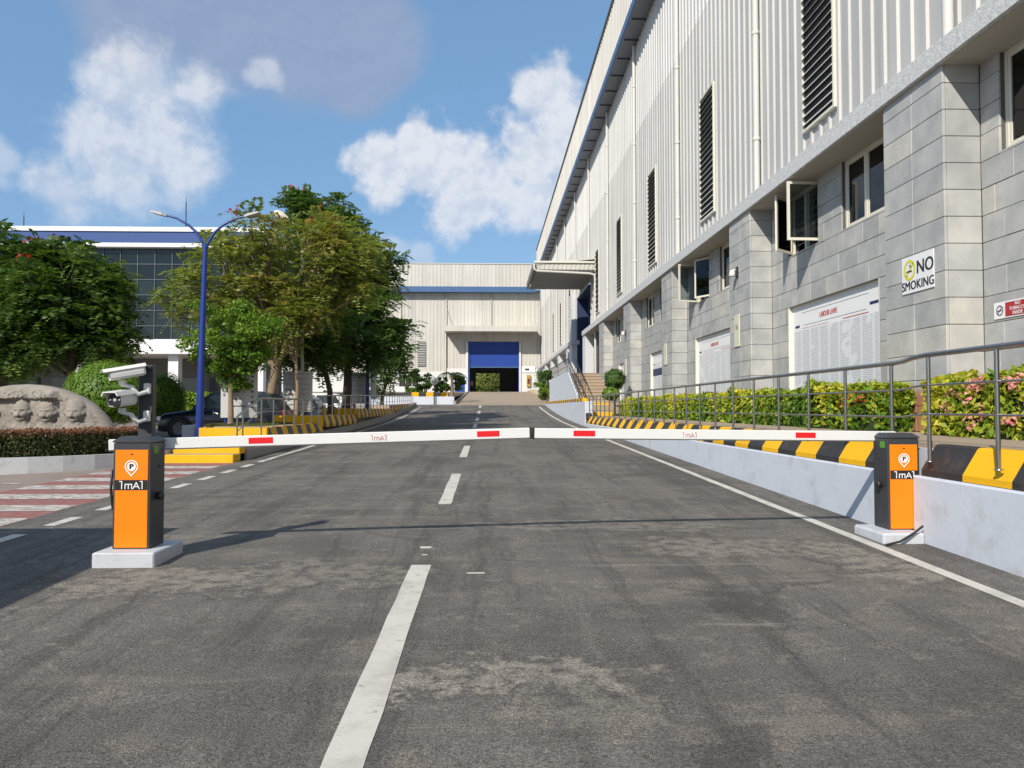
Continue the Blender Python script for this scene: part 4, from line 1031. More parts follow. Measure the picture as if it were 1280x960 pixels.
# camera post and cameras
cp = thing('camera_post', 'charcoal square post standing on the left barrier cabinet', 'post', (-3.25, 7.24, 1.28))
px_ = bp(190, 7.26, 500)[0]
mb = MB(); mb.box(px_ - .062, px_ + .07, 7.22, 7.30, 1.26, 1.955, .006); mb.build('column', charcoal, cp)
mb = MB(); mb.box(px_ - .03, px_ + .055, 7.205, 7.222, 1.90, 1.94); mb.build('cap_recess', black_plastic, cp)
def cctv(label, z, lens_dir, L, W, H, off, lensc):
    t = thing('surveillance_camera', label, 'camera', (px_, 7.15, z), 'surveillance cameras on the barrier')
    mb = MB(); mb.box(px_ + .005, px_ + .06, 7.17, 7.218, z - .05, z + .05, .008); mb.tube([(px_ + .03, 7.18, z - .03), (px_ - .02, 7.12, z - .055), (px_ - .07, 7.10, z + .01)], .022, 8); mb.tube([(px_ - .05, 7.1, z + .01), (px_ - .16, 7.10, z + .035)], .017, 8)
    mb.tube([(px_ - .15, 7.10, z + .03), (px_ - .15, 7.10, z + .075)], .034, 10); mb.build('bracket', cam_white, t)
    d = Vector(lens_dir).normalized(); side = d.cross(Vector((0, 0, 1))).normalized(); up = side.cross(d)
    c = Vector((px_ + off[0], 7.10 + off[1], z + off[2]))
    def tr(m2): return [tuple(c + d * p[0] + side * p[1] + up * p[2]) for p in m2.v]
    m2 = MB(); prof = []
    n = 16
    secs = [(-L / 2, .86), (-L / 2 + .02, 1.), (L / 2 - .05, 1.), (L / 2 - .01, .95)]
    v = []; f = []
    for s_, k_ in secs:
        for j in range(n):
            a = 2 * math.pi * j / n; ca, sa = math.cos(a), math.sin(a)
            e = .55
            v.append((s_, W / 2 * k_ * math.copysign(abs(ca) ** e, ca), H / 2 * k_ * math.copysign(abs(sa) ** e, sa)))
    for i in range(len(secs) - 1):
        for j in range(n): f.append((i * n + j, i * n + (j + 1) % n, (i + 1) * n + (j + 1) % n, (i + 1) * n + j))
    f.append(tuple(range(n))); m2.add(v, f, True)
    mb = MB(); mb.add(tr(m2), m2.f, False); hs = mb.build('housing', cam_white, t)
    m2 = MB(); m2.add([(L / 2 - .025, W / 2 * .86 * math.copysign(abs(math.cos(a)) ** .7, math.cos(a)), H / 2 * .82 * math.copysign(abs(math.sin(a)) ** .7, math.sin(a))) for a in [2 * math.pi * j / 20 for j in range(20)]], [tuple(range(20))])
    mb = MB(); mb.add(tr(m2), m2.f); gf = mb.build('front_glass', glass_mat('camera_glass_' + str(int(z * 100)), (.03, .03, .035), .08), t)
    m2 = MB()
    for q in (0, -.3, .3): m2.lathe((L / 2 - .024, q * W, 0), [(.02 if q == 0 else .010, 0), (.014 if q == 0 else .007, .006), (.001, .006)], 'X', 12)
    mb = MB(); mb.add(tr(m2), m2.f); mb.build('lens', sign_grey, t)
    m2 = MB(); m2.prism([(-L / 2 - .01, -W / 2 - .008, H * .30), (-L / 2 - .01, -W / 2 + .012, H * .58), (-L / 2 - .01, W / 2 - .012, H * .58), (-L / 2 - .01, W / 2 + .008, H * .30), (-L / 2 - .01, W / 2, H * .28), (-L / 2 - .01, W / 2 - .02, H * .52), (-L / 2 - .01, -W / 2 + .02, H * .52), (-L / 2 - .01, -W / 2, H * .28)], (L + .05, 0, 0))
    mb = MB(); mb.add(tr(m2), m2.f); mb.build('sun_hood', cam_white, t)
cctv('long white box camera at the top of the barrier post', 1.73, (-.86, -.60, -.22), .31, .12, .105, (-.10, -.04, .145), 0)
cctv('short white box camera facing the lane, lower on the barrier post', 1.475, (-.30, -1, -.12), .22, .165, .135, (-.14, -.03, .158), 0)

# ------------------------------------------------------------------ left pavement, kerb, railing, lamp post
lp = MB()
lp.box(-7.1, -5.66, 17.1, 19.7, .2, .50); lp.box(-7.1, -5.66, 17.55, 19.7, .2, .66)
lp.box(-7.34, -5.9, 19.7, 22.3, .2, 1.02); lp.box(-8.5, -5.9, 22.3, 26.2, .2, 1.018); lp.box(-8.5, -5.9, 26.2, 33.6, .3, 1.0); lp.box(-7.3, -5.9, 26.2, 33.6, .3, 1.26); lp.box(-7.25, -5.9, 33.6, 46, .4, 1.50); lp.box(-7.25, -5.9, 46, 60, .4, 1.72)
lpav = struct('left_pavement', lp, tan_paving)
def ystep(w): return lambda m_: m_.box(-w / 2, w / 2, 0, .32, 0, .158, .012)
sp = thing('yellow_steps', 'two low yellow painted steps beside the striped crossing', 'steps', (-6.4, 17.1, .3))
mb = MB(); mb.box(-7.14, -5.64, 17.06, 17.56, .30, .515, .012); mb.build('step', kerb_yellow, sp)
mb = MB(); mb.box(-7.14, -5.64, 17.5, 17.9, .50, .675, .012); mb.build('step', kerb_yellow, sp)
mb = MB(); mb.box(-7.12, -5.66, 17.09, 17.49, .51, .521); mb.build('tread', tan_paving, sp)
mb = MB(); mb.box(-7.12, -5.66, 17.53, 17.89, .67, .681); mb.build('tread', tan_paving, sp)
mb = MB(); mb.box(-7.36, -5.64, 19.62, 19.76, .6, 1.045, .012); yk_ = mb.build('yellow_riser', kerb_yellow); tag(yk_, 'yellow painted kerb riser at the edge of the lawn bed', 'kerb')
mb = MB(); mb.box(-7.32, -5.64, 26.1, 26.25, .9, 1.29, .012); tag(mb.build('yellow_riser', kerb_yellow), 'yellow kerb riser beyond the first run of left railing', 'kerb')
mb = MB(); mb.box(-7.27, -5.64, 33.5, 33.65, 1.1, 1.53, .012); tag(mb.build('yellow_riser', kerb_yellow), 'yellow kerb riser in front of the far grey sign panels', 'kerb')
mb = MB()
for a, b_ in ((17.9, 26.2), (26.2, 33.6), (33.6, 46), (46, 59.8)): mb.prism([(-5.60, a, 0), (-5.60, a, road_z(a) + .22), (-5.9, a, road_z(a) + .25), (-5.9, a, 0)], (0, b_ - a, road_z(b_) - road_z(a)))
kb0 = struct('kerb_base', mb, concrete)
kl = thing('striped_kerb', 'black and yellow stepped kerb along the left pavement', 'kerb', (-5.75, 30, .6))
def kerb_l(h): return lambda m_: m_.prism([(.11, -.27, 0), (.11, -.27, h * .3), (.02, -.27, h), (-.14, -.27, h), (-.14, -.27, 0)], (0, .54, 0))
i = 0; y = 19.95
while y < 59.5:
    top = 1.04 if y < 26.1 else 1.28 if y < 33.5 else 1.52 if y < 46 else 1.74 + (y - 46) * .012
    z0 = max(road_z(y) + .2, top - .42); h = round(top - z0, 1) if top - z0 > .06 else .1
    piece('kerb_block', ('kl', i % 2, h), kerb_l(h), kerb_yellow if i % 2 else kerb_black, kl, (-5.76, y, top - h)); i += 1; y += .55
rp = [(-5.72, 19.4 + 1.08 * i, 1.0 if i > 0 else .66, 1.80) for i in range(7)]
railing('railing', 'steel railing with sloping end beside the yellow steps', [(-5.72, 17.5, 1.32), (-5.72, 17.65, 1.38), (-5.72, 19.2, 1.78), (-5.72, 19.5, 1.80), (-5.72, 26.0, 1.82)], [(-5.72, 17.55, .5, 1.32), (-5.72, 17.95, .66, 1.45)] + rp, (.34,), .6, .026, .02)
rp = [(-5.72, 26.9 + 1.25 * i, 1.25 if i < 6 else 1.5, 2.0 + i * .02) for i in range(26)]
railing('railing', 'long steel railing running along the left kerb to the road end', [(-5.72, 26.7, 1.98), (-5.72, 33.5, 2.1), (-5.72, 46, 2.3), (-5.72, 58.3, 2.52)], rp, (.36,), 1.2, .026, .02)
def street_lamp(label, x, y, z0, h, reach, rise, mats=blue_paint, headmat=None):
    t = thing('street_lamp', label, 'street lamp', (x, y, z0), 'blue street lamps')
    mb = MB(); mb.tube([(x, y, z0), (x + .02, y, z0 + .5), (x + .06, y, z0 + h * .55), (x + .12, y, z0 + h)], [.115, .105, .085, .065], 14); mb.build('pole', mats, t, recalc=False)
    mb = MB(); mb.box(x - .17, x + .17, y - .17, y + .17, z0, z0 + .03); mb.build('base_plate', mats, t)
    xt = x + .12; zt = z0 + h
    for s in (-1, 1):
        pts = [(xt, y, zt - .25), (xt + s * .06, y, zt), (xt + s * reach * .22, y, zt + rise * .40), (xt + s * reach * .42, y, zt + rise * .66), (xt + s * reach * .72, y, zt + rise * .9), (xt + s * reach, y, zt + rise)]
        MB().tube(pts, [.045, .045, .04, .036, .03, .028], 10).build('arm', mats, t, recalc=False)
        a = Vector(pts[-1]); d = (a - Vector(pts[-2])).normalized(); n = Vector((-d.z * s, 0, d.x * s))
        mb = MB(); q = []
        for L_, w_, h_ in ((-.05, .05, .03), (.08, .11, .035), (.36, .11, .025), (.42, .06, .012)):
            for sy, sz in ((-1, -1), (1, -1), (1, 1), (-1, 1)): q.append(tuple(a + d * L_ + Vector((0, sy * w_, 0)) + n * sz * h_))
        mb.add(q, [(4 * i + k, 4 * i + (k + 1) % 4, 4 * i + 4 + (k + 1) % 4, 4 * i + 4 + k) for i in range(3) for k in range(4)] + [(0, 1, 2, 3), (12, 13, 14, 15)]); mb.build('lamp_head', headmat or sign_grey, t)
    return t
street_lamp('tall blue street lamp with two curved arms beside the white block', -8.25, 22.0, .72, 5.55, 1.15, .82)
street_lamp('blue street lamp half hidden by the dark trees near the far sign panel', -5.9, 37.2, 1.5, 5.0, 1.2, .8)
mb = MB(); mb.box(-8.86, -8.48, 22.32, 23.3, .4, 1.05, .01); tag(mb.build('kerb_block', plinth_paint), 'white painted concrete block beside the blue lamp post', 'concrete block')
mb = MB(); mb.box(-8.35, -8.1, 21.75, 22.3, .4, .72); tag(mb.build('lamp_footing', concrete), 'concrete footing of the tall blue street lamp', 'footing')
# a round topped lamp rising out of the tree
t = thing('globe_lamp', 'pale lamp head poking out of the tree crown against the sky', 'street lamp', (-8.6, 30.5, 1.2))
gx, gy_, gz = (352 - 610) / F_PX * 30.5, 30.5, CAM_H + (510 - 270) * 30.5 / F_PX
MB().tube([(gx + .9, gy_, 1.2), (gx + .85, gy_, gz - 1.2), (gx + .55, gy_, gz - .35), (gx + .2, gy_, gz - .08)], [.07, .06, .045, .04], 8).build('pole', sign_grey, t, recalc=False)
mb = MB(); v = []; f = []; n = 14
secs = [(-.33, .02, .02), (-.30, .10, .10), (-.15, .17, .16), (.05, .17, .15), (.22, .11, .09), (.34, .06, .05)]
ax = Vector((.86, 0, -.42)).normalized(); upv = Vector((.42, 0, .86)).normalized()
for s_, w_, h_ in secs:
    for k in range(n):
        a = 2 * math.pi * k / n; v.append(tuple(Vector((gx, gy_, gz)) + ax * s_ + Vector((0, 1, 0)) * w_ * math.cos(a) + upv * h_ * math.sin(a)))
mb.add(v, [(i * n + k, i * n + (k + 1) % n, (i + 1) * n + (k + 1) % n, (i + 1) * n + k) for i in range(len(secs) - 1) for k in range(n)], True); mb.build('lamp_head', M('lamp_cream', (.70, .60, .48), .4), t)

def panel_sign(label, x0, x1, y, z0, z1, rows=0, slats=0, post=None):
    t = thing('panel_sign', label, 'sign', ((x0 + x1) / 2, y, z0 - .3), 'grey sign panels along the left pavement')
    mb = MB(); n = 10; v = []
    for i in range(n + 1):
        u = i / n; x = x0 + (x1 - x0) * u; yy = y - .16 * math.sin(math.pi * u)
        v += [(x, yy, z0), (x, yy, z1), (x, yy + .06, z0), (x, yy + .06, z1)]
    f = []
    for i in range(n):
        a = 4 * i; b_ = a + 4; f += [(a, b_, b_ + 1, a + 1), (a + 2, a + 3, b_ + 3, b_ + 2), (a + 1, b_ + 1, b_ + 3, a + 3), (a, a + 2, b_ + 2, b_)]
    f += [(0, 1, 3, 2), (4 * n, 4 * n + 2, 4 * n + 3, 4 * n + 1)]
    mb.add(v, f, False); mb.build('face', sign_grey, t)
    for x in (x0 + .15, x1 - .15): MB().tube([(x, y + .03, z0 - .35), (x, y + .03, z1 - .1)], .05, 8).build('post', blue_paint, t, recalc=False)
    if rows:
        mb = MB()
        for j in range(rows):
            z = z1 - .15 - j * (z1 - z0 - .3) / rows; mb.box(x1 - .16, x1 - .10, y - .075, y - .055, z, z + .05)
        for j in range(3): mb.box(x0 + .3, x1 - .3 - .1 * j, y - .168, y - .158, z0 + .35 + j * .22, z0 + .375 + j * .22)
        mb.build('lettering', black_plastic, t)
    for j in range(slats):
        z = z0 + (j + .5) * (z1 - z0) / slats; mb = MB(); mb.box(x0 + .05, x1 - .05, y - .17, y - .15, z - .006, z + .006); mb.build('joint', charcoal, t)
panel_sign('curved grey sign panel with a column of small symbols beside the navy car', (280 - 610) / F_PX * 24, (324.5 - 610) / F_PX * 24, 24, 1.25, 2.97, 9)
panel_sign('grey slatted sign panel between the olive tree and slender trunk', (356 - 610) / F_PX * 29.5, (392 - 610) / F_PX * 29.5, 29.5, 1.4, 2.95, 0, 8)
panel_sign('grey slatted sign panel beside the far blue lamp post', (440 - 610) / F_PX * 38, (462 - 610) / F_PX * 38, 38, 1.75, 3.3, 0, 6)
mb = MB(); mb.box(-5.55, -5.25, 39.0, 39.1, 1.6, 4.3); 
tag(mb.build('banner_board', office_white), 'narrow white upright banner beside the far blue lamp post', 'banner') if False else None
t = thing('flag_banner', 'tall narrow white banner just behind the far blue lamp post', 'banner', (-5.9, 39.5, 1.5))
mb = MB(); mb.box(-6.02, -5.78, 39.5, 39.53, 2.0, 4.5); mb.build('cloth', office_white, t); MB().tube([(-6.05, 39.5, 1.5), (-6.05, 39.5, 4.6)], .03, 6).build('pole', sign_grey, t, recalc=False)

# ------------------------------------------------------------------ cars
def car(label, xf, y, z, L, W, H, paint, hood=.95, facing=-1, suv=True):
    """car along X, nose at xf pointing to -X (facing=-1), near side at y"""
    t = thing('parked_car', label, 'car', (xf + L / 2, y + W / 2, z), 'parked cars')
    def P(u, s, h): return (xf + u, y + W / 2 + s, z + h)
    # stations: u, sill, belt(top of lower body), half width
    hb = H * .60
    S = [(0, .32, .62, .70), (.06, .24, .74, .80), (.25, .22, .86, .88), (.8, .22, .93, .92), (1.25, .22, hb, .94), (2.2, .22, hb + .02, .95), (3.2, .22, hb + .03, .95), (L - .35, .24, hb + .02, .92), (L - .05, .30, hb - .02, .84), (L, .36, hb - .15, .78)]
    hw = W / 2; v = []; f = []
    for u, zs, zt, k in S:
        w = hw * k
        v += [P(u, -w * .92, zs), P(u, -w, zs + .12), P(u, -w, (zs + zt) / 2 + .05), P(u, -w * .97, zt - .06), P(u, -w * .88, zt), P(u, 0, zt + .025), P(u, w * .88, zt), P(u, w * .97, zt - .06), P(u, w, (zs + zt) / 2 + .05), P(u, w, zs + .12), P(u, w * .92, zs)]
    n = 11
    for i in range(len(S) - 1):
        for j in range(n): f.append((i * n + j, i * n + (j + 1) % n, (i + 1) * n + (j + 1) % n, (i + 1) * n + j))
    f += [tuple(range(n)), tuple(range((len(S) - 1) * n, len(S) * n))]
    mb = MB(); mb.add(v, f, True); body = mb.build('body', paint, t)
    # greenhouse
    g0 = [(hood + .25, hb), (hood + .95, H - .06), (hood + 1.3, H), (L - .9, H - .02), (L - .5, H - .12), (L - .12, hb)]
    v = []
    for u, h in g0:
        k = .86 if h <= hb + .01 else .70
        v += [P(u, -hw * k, h), P(u, hw * k, h)]
    m_ = len(g0)
    mb = MB(); mb.add(v, [(2 * i, 2 * i + 1, 2 * i + 3, 2 * i + 2) for i in range(m_ - 1)] + [tuple(2 * i for i in range(m_)), tuple(2 * i + 1 for i in range(m_))]); mb.build('cabin', paint, t)
    def gp(u, h, s): k = .86 + (.70 - .86) * (h - hb) / (H - hb); return P(u, s * (hw * k + .012), h)
    hz0, hz1 = hb + .05, H - .12
    for s in (-1, 1):
        for a0, a1, b0, b1 in ((hood + .55, hood + 1.45, hood + 1.02, hood + 1.45), (hood + 1.53, hood + 2.35, hood + 1.53, hood + 2.35), (hood + 2.43, L - .45, hood + 2.43, L - .72)):
            mb = MB(); mb.add([gp(a0, hz0, s), gp(a1, hz0, s), gp(b1, hz1, s), gp(b0, hz1, s)], [(0, 1, 2, 3)]); mb.build('side_window', car_glass, t)
    mb = MB(); mb.add([P(hood + .30, -hw * .76, hb + .06), P(hood + .30, hw * .76, hb + .06), P(hood + .89, hw * .66, H - .10), P(hood + .89, -hw * .66, H - .10)], [(0, 1, 2, 3)]); ww = mb.build('windscreen', car_glass, t)
    ww.location += Vector((-.02, 0, .02))
    for s in (-1, 1):
        mb = MB(); mb.box(*sorted((xf + .01, xf + .16)), *sorted((y + hw + s * hw * .55, y + hw + s * hw * .84)), z + .60, z + .76, .03); mb.build('headlight', lampglass, t)
        mb = MB(); mb.box(xf + L - .06, xf + L + .005, *sorted((y + hw + s * hw * .55, y + hw + s * hw * .8)), z + .75, z + .98, .02); mb.build('tail_light', reflect_red, t)
        mb = MB(); mb.box(xf + hood + .55, xf + hood + .68, *sorted((y + hw + s * hw * .96, y + hw + s * (hw + .16))), z + hb + .02, z + hb + .15, .02); mb.build('door_mirror', paint, t)
        for u in (.85, L - .85):
            yo = y + hw + s * (hw - .20); e = s
            wl = MB(); wl.lathe((xf + u, yo, z + .345), [(.20, 0), (.33, 0), (.345, .03 * e), (.345, .17 * e), (.33, .205 * e), (.235, .205 * e), (.225, .18 * e)], 'Y', 24)
            w_ = wl.build('wheel', tyre, t)
            wl = MB(); wl.lathe((xf + u, yo, z + .345), [(.225, .18 * e), (.20, .17 * e), (.001, .165 * e)], 'Y', 24)
            for k in range(5):
                a = 2 * math.pi * k / 5 + .3; c, s2 = math.cos(a), math.sin(a)
                q = [(xf + u + c * r_ - s2 * d_, yo + .195 * e, z + .345 + s2 * r_ + c * d_) for r_, d_ in ((.03, -.035), (.225, -.022), (.225, .022), (.03, .035))]
                wl.add(q, [(0, 1, 2, 3)])
            wl.build('rim', rim, w_)
            mb = MB(); mb.lathe((xf + u, y + hw + s * (hw * .945), z + .36), [(.001, .0), (.41, .0), (.43, .018 * e), (.40, .022 * e)], 'Y', 24); mb.build('wheel_arch', tyre, t)
    return t
car('dark navy car parked behind the blue lamp post', -11.55, 26.7, .50, 4.4, 1.8, 1.66, car_navy)
car('pale silver car parked behind the slatted sign panel', -11.6, 34.2, .66, 4.2, 1.7, 1.5, car_silver)
car('white car parked under the dark trees', -11.6, 40.5, .85, 4.2, 1.7, 1.5, car_white)

# ------------------------------------------------------------------ planter island with carved boulder
pi = MB(); n = 40; cxp, cyp, rxp, ryp = -11.2, 17.7, 4.0, 3.4
oval = [(cxp + rxp * math.cos(2 * math.pi * k / n), cyp + ryp * math.sin(2 * math.pi * k / n)) for k in range(n)]
def ovz(k_): return [(cxp + (x - cxp) * k_, cyp + (y - cyp) * k_) for x, y in oval]
isl = thing('planter_island', 'rounded planter with white kerb wall around the carved boulder', 'planter', (cxp, cyp, .3))
o1, o2 = oval, ovz(.965); v = [(x, y, .1) for x, y in o1] + [(x, y, .60) for x, y in o1] + [(x, y, .60) for x, y in o2] + [(x, y, .3) for x, y in o2]
mb = MB(); mb.add(v, [(r_ * n + k, r_ * n + (k + 1) % n, (r_ + 1) * n + (k + 1) % n, (r_ + 1) * n + k) for r_ in range(3) for k in range(n)]); mb.build('kerb_wall', M('planter_paint', (.52, .53, .54), .8, var=.12, scale=3, dirt=(.36, .35, .33)), isl)
mb = MB(); mb.add([(x, y, .55) for x, y in o2], [tuple(range(n))]); mb.build('soil_bed', soil, isl)

def boulder():
    bx, by, bz = -10.05, 16.95, .55
    NU, NW = 190, 110; a_, h_ = 2.0, 1.62
    heads = [(.06, 1.0, 0), (.60, .98, 1), (1.17, .98, 2), (-.62, .98, 1)]
    U = np.linspace(-1, 1, NU); T = np.linspace(0, 1, NW)
    s, tt = np.meshgrid(U, T); Wd = a_ * np.sqrt(np.clip(1 - tt ** 2.3, 0, 1)); u = s * Wd; w = tt * h_
    prof = np.sqrt(np.clip(1 - np.abs(s) ** 2.6, 0, 1)) * np.sqrt(np.clip(1 - tt ** 3.0, 0, 1)); D = .62 * prof
    nz = np.zeros_like(u)
    for i in range(NW):
        for j in range(NU):
            p = Vector((u[i, j] * 1.6, w[i, j] * 1.6, 2.2)); nz[i, j] = .10 * mnoise.fractal(p * 1.4, .9, 2.1, 6) + .06 * abs(mnoise.noise(p * 4.5)) + .05 * mnoise.noise(p * 8) + .035 * mnoise.noise(p * 17)
    def sm(x, e0, e1): q = np.clip((x - e0) / (e1 - e0), 0, 1); return q * q * (3 - 2 * q)
    niche = sm(u, -1.35, -1.22) * (1 - sm(u, 1.50, 1.60)) * (1 - sm(w + .12 * np.abs(u - .2) ** 2 * .4, 1.26, 1.33))
    base = D + nz * 1.6 * (1 - niche * .8)
    rec = .30 + nz * .2
    out = base * (1 - niche) + np.minimum(rec, base) * niche
    face = np.full_like(u, -9.)
    for hx, hz, kind in heads:
        x = (u - hx) / .19; z = (w - hz) / .26
        r2 = x ** 2 + (z * (1 - .12 * np.sign(z))) ** 2
        el = np.clip(1 - r2, 0, 1) ** .42 * .17
        el += .040 * np.exp(-((x / .16) ** 2 + ((z + .08) / .22) ** 2))           # nose
        el += .03 * np.exp(-((x / .20) ** 2 + ((z + .22) / .09) ** 2))
        for e in (-1, 1):
            el -= .032 * np.exp(-(((x - e * .36) / .2) ** 2 + ((z - .12) / .12) ** 2))  # sockets
            el += .02 * np.exp(-(((x - e * .36) / .11) ** 2 + ((z - .10) / .055) ** 2))
            el += .022 * np.exp(-(((x - e * .36) / .24) ** 2 + ((z - .27) / .05) ** 2)) # brows
            el += .025 * np.exp(-(((x - e * .45) / .2) ** 2 + ((z + .2) / .18) ** 2))   # cheeks
            ear = np.exp(-(((x - e * 1.0) / .13) ** 2 + ((z - .02) / .22) ** 2)) * .12
            el = np.maximum(el, ear)
        curve = .06 * (x / .4) ** 2
        el -= .028 * np.exp(-((x / .36) ** 4 + ((z + .46 - curve) / .045) ** 2))
        el += .018 * np.exp(-((x / .3) ** 4 + ((z + .56 - curve) / .05) ** 2))
        el += .02 * np.exp(-((x / .25) ** 2 + ((z + .8) / .12) ** 2))
        if kind: # hair
            hair = sm(z + .35 * (x + (.25 if kind == 1 else -.2)) ** 2 * (1 if kind == 1 else .6) * -1, .42, .5) * (r2 < 1.16)
            el = np.where((r2 < 1.16) & (hair > 0), np.maximum(el, np.clip(1.14 - r2, 0, 2) ** .42 * .155) + .006 * hair, el)
        neck = np.where((np.abs(x) < .6) & (z < -.7), .10, 0)
        sh = .14 * np.sqrt(np.clip(1 - (x / 1.75) ** 2 - ((w - .50) / .32) ** 2, 0, 1))
        sh += .012 * np.sin(18 * x + 9 * z) * (sh > .05)
        face = np.maximum(face, np.maximum(np.maximum(el, neck), sh))
    out = np.where(face > 0, np.maximum(out, .28 + face * 1.0), out)
    edge = np.sqrt(np.clip(1 - np.abs(s) ** 8, 0, 1)) * np.sqrt(np.clip(1 - tt ** 10, 0, 1)); out = np.maximum(out, .02) * edge
    v = [(bx + u[i, j], by - out[i, j], bz + w[i, j] - .1) for i in range(NW) for j in range(NU)]
    f = [(i * NU + j, i * NU + j + 1, (i + 1) * NU + j + 1, (i + 1) * NU + j) for i in range(NW - 1) for j in range(NU - 1)]
    k0 = len(v)
    v += [(bx + u[i, j], by + .55 * prof[i, j] + nz[i, j] * edge[i, j], bz + w[i, j] - .1) for i in range(0, NW) for j in range(NU)]
    f += [(k0 + i * NU + j, k0 + (i + 1) * NU + j, k0 + (i + 1) * NU + j + 1, k0 + i * NU + j + 1) for i in range(NW - 1) for j in range(NU - 1)]
    mb = MB(); mb.add(v, f, True)
    tag(mb.build('carved_boulder', boulder_mat, recalc=False), 'rounded brown boulder carved with smiling faces in relief', 'sculpture')
boulder()

# ------------------------------------------------------------------ vegetation
def leaf_mesh(name, C, size, mat, parent, elong=1.9, tint=None, upbias=.0, seed=1, outward=None, droop=0., NT_=None):
    r = np.random.default_rng(seed); n = len(C)
    if n == 0: return None
    nrm = r.normal(size=(n, 3)); nrm[:, 2] += upbias
    if outward is not None: nrm += outward
    nrm /= np.linalg.norm(nrm, axis=1)[:, None]
    t = r.normal(size=(n, 3)); t[:, 2] -= droop; t -= nrm * np.sum(t * nrm, axis=1)[:, None]; t /= (np.linalg.norm(t, axis=1)[:, None] + 1e-9)
    if NT_ is not None: nrm, t = NT_
    b_ = np.cross(nrm, t); L_ = size * r.uniform(.6, 1.3, n)[:, None]; W_ = L_ / elong
    V = np.empty((n, 4, 3)); V[:, 0] = C - t * L_ * .5; V[:, 1] = C + b_ * W_ * .5 + nrm * L_ * .06; V[:, 2] = C + t * L_ * .5; V[:, 3] = C - b_ * W_ * .5 + nrm * L_ * .06
    o = np.array(ORIG[parent]) if parent is not None else np.zeros(3)
    me = bpy.data.meshes.new(name); me.vertices.add(n * 4); me.vertices.foreach_set('co', (V - o).ravel().astype(np.float32))
    me.loops.add(n * 4); me.loops.foreach_set('vertex_index', np.arange(n * 4, dtype=np.int32))
    me.polygons.add(n); me.polygons.foreach_set('loop_start', np.arange(0, n * 4, 4, dtype=np.int32)); me.polygons.foreach_set('loop_total', np.full(n, 4, dtype=np.int32))
    if tint is None: tint = r.uniform(0, 1, n)
    at = me.attributes.new('tint', 'FLOAT', 'FACE'); at.data.foreach_set('value', np.clip(tint, 0, 1).astype(np.float32))
    me.materials.append(mat); me.update(); me.validate()
    return link(name, me, parent, o)
def crown_points(ells, n_clump, n_leaf, clump_r, seed, hollow=.35):
    r = np.random.default_rng(seed); vol = np.array([e[3] * e[4] * e[5] for e in ells]) ** .67; pr = vol / vol.sum()
    cl = []
    while len(cl) < n_clump:
        e = ells[r.choice(len(ells), p=pr)]; q = r.normal(size=3); q /= np.linalg.norm(q); q *= r.uniform(hollow, 1) ** .6
        cl.append([e[0] + q[0] * e[3], e[1] + q[1] * e[4], e[2] + q[2] * e[5], r.uniform(*clump_r)])
    cl = np.array(cl); w = cl[:, 3] ** 2; w /= w.sum(); idx = r.choice(n_clump, size=n_leaf, p=w)
    nsub = 9; sub = r.normal(size=(n_clump, nsub, 3)); sub /= np.linalg.norm(sub, axis=2)[:, :, None]; sub *= r.uniform(.25, 1., (n_clump, nsub, 1)); sub[:, :, 2] *= .65
    si = r.integers(0, nsub, n_leaf)
    C = cl[idx, :3] + sub[idx, si] * cl[idx, 3][:, None] + r.normal(size=(n_leaf, 3)) * cl[idx, 3][:, None] * np.array([.24, .24, .17])
    ct = r.uniform(0, 1, n_clump)[idx]
    return cl, C, np.clip(ct * .55 + r.uniform(0, 1, n_leaf) * .45, 0, 1)
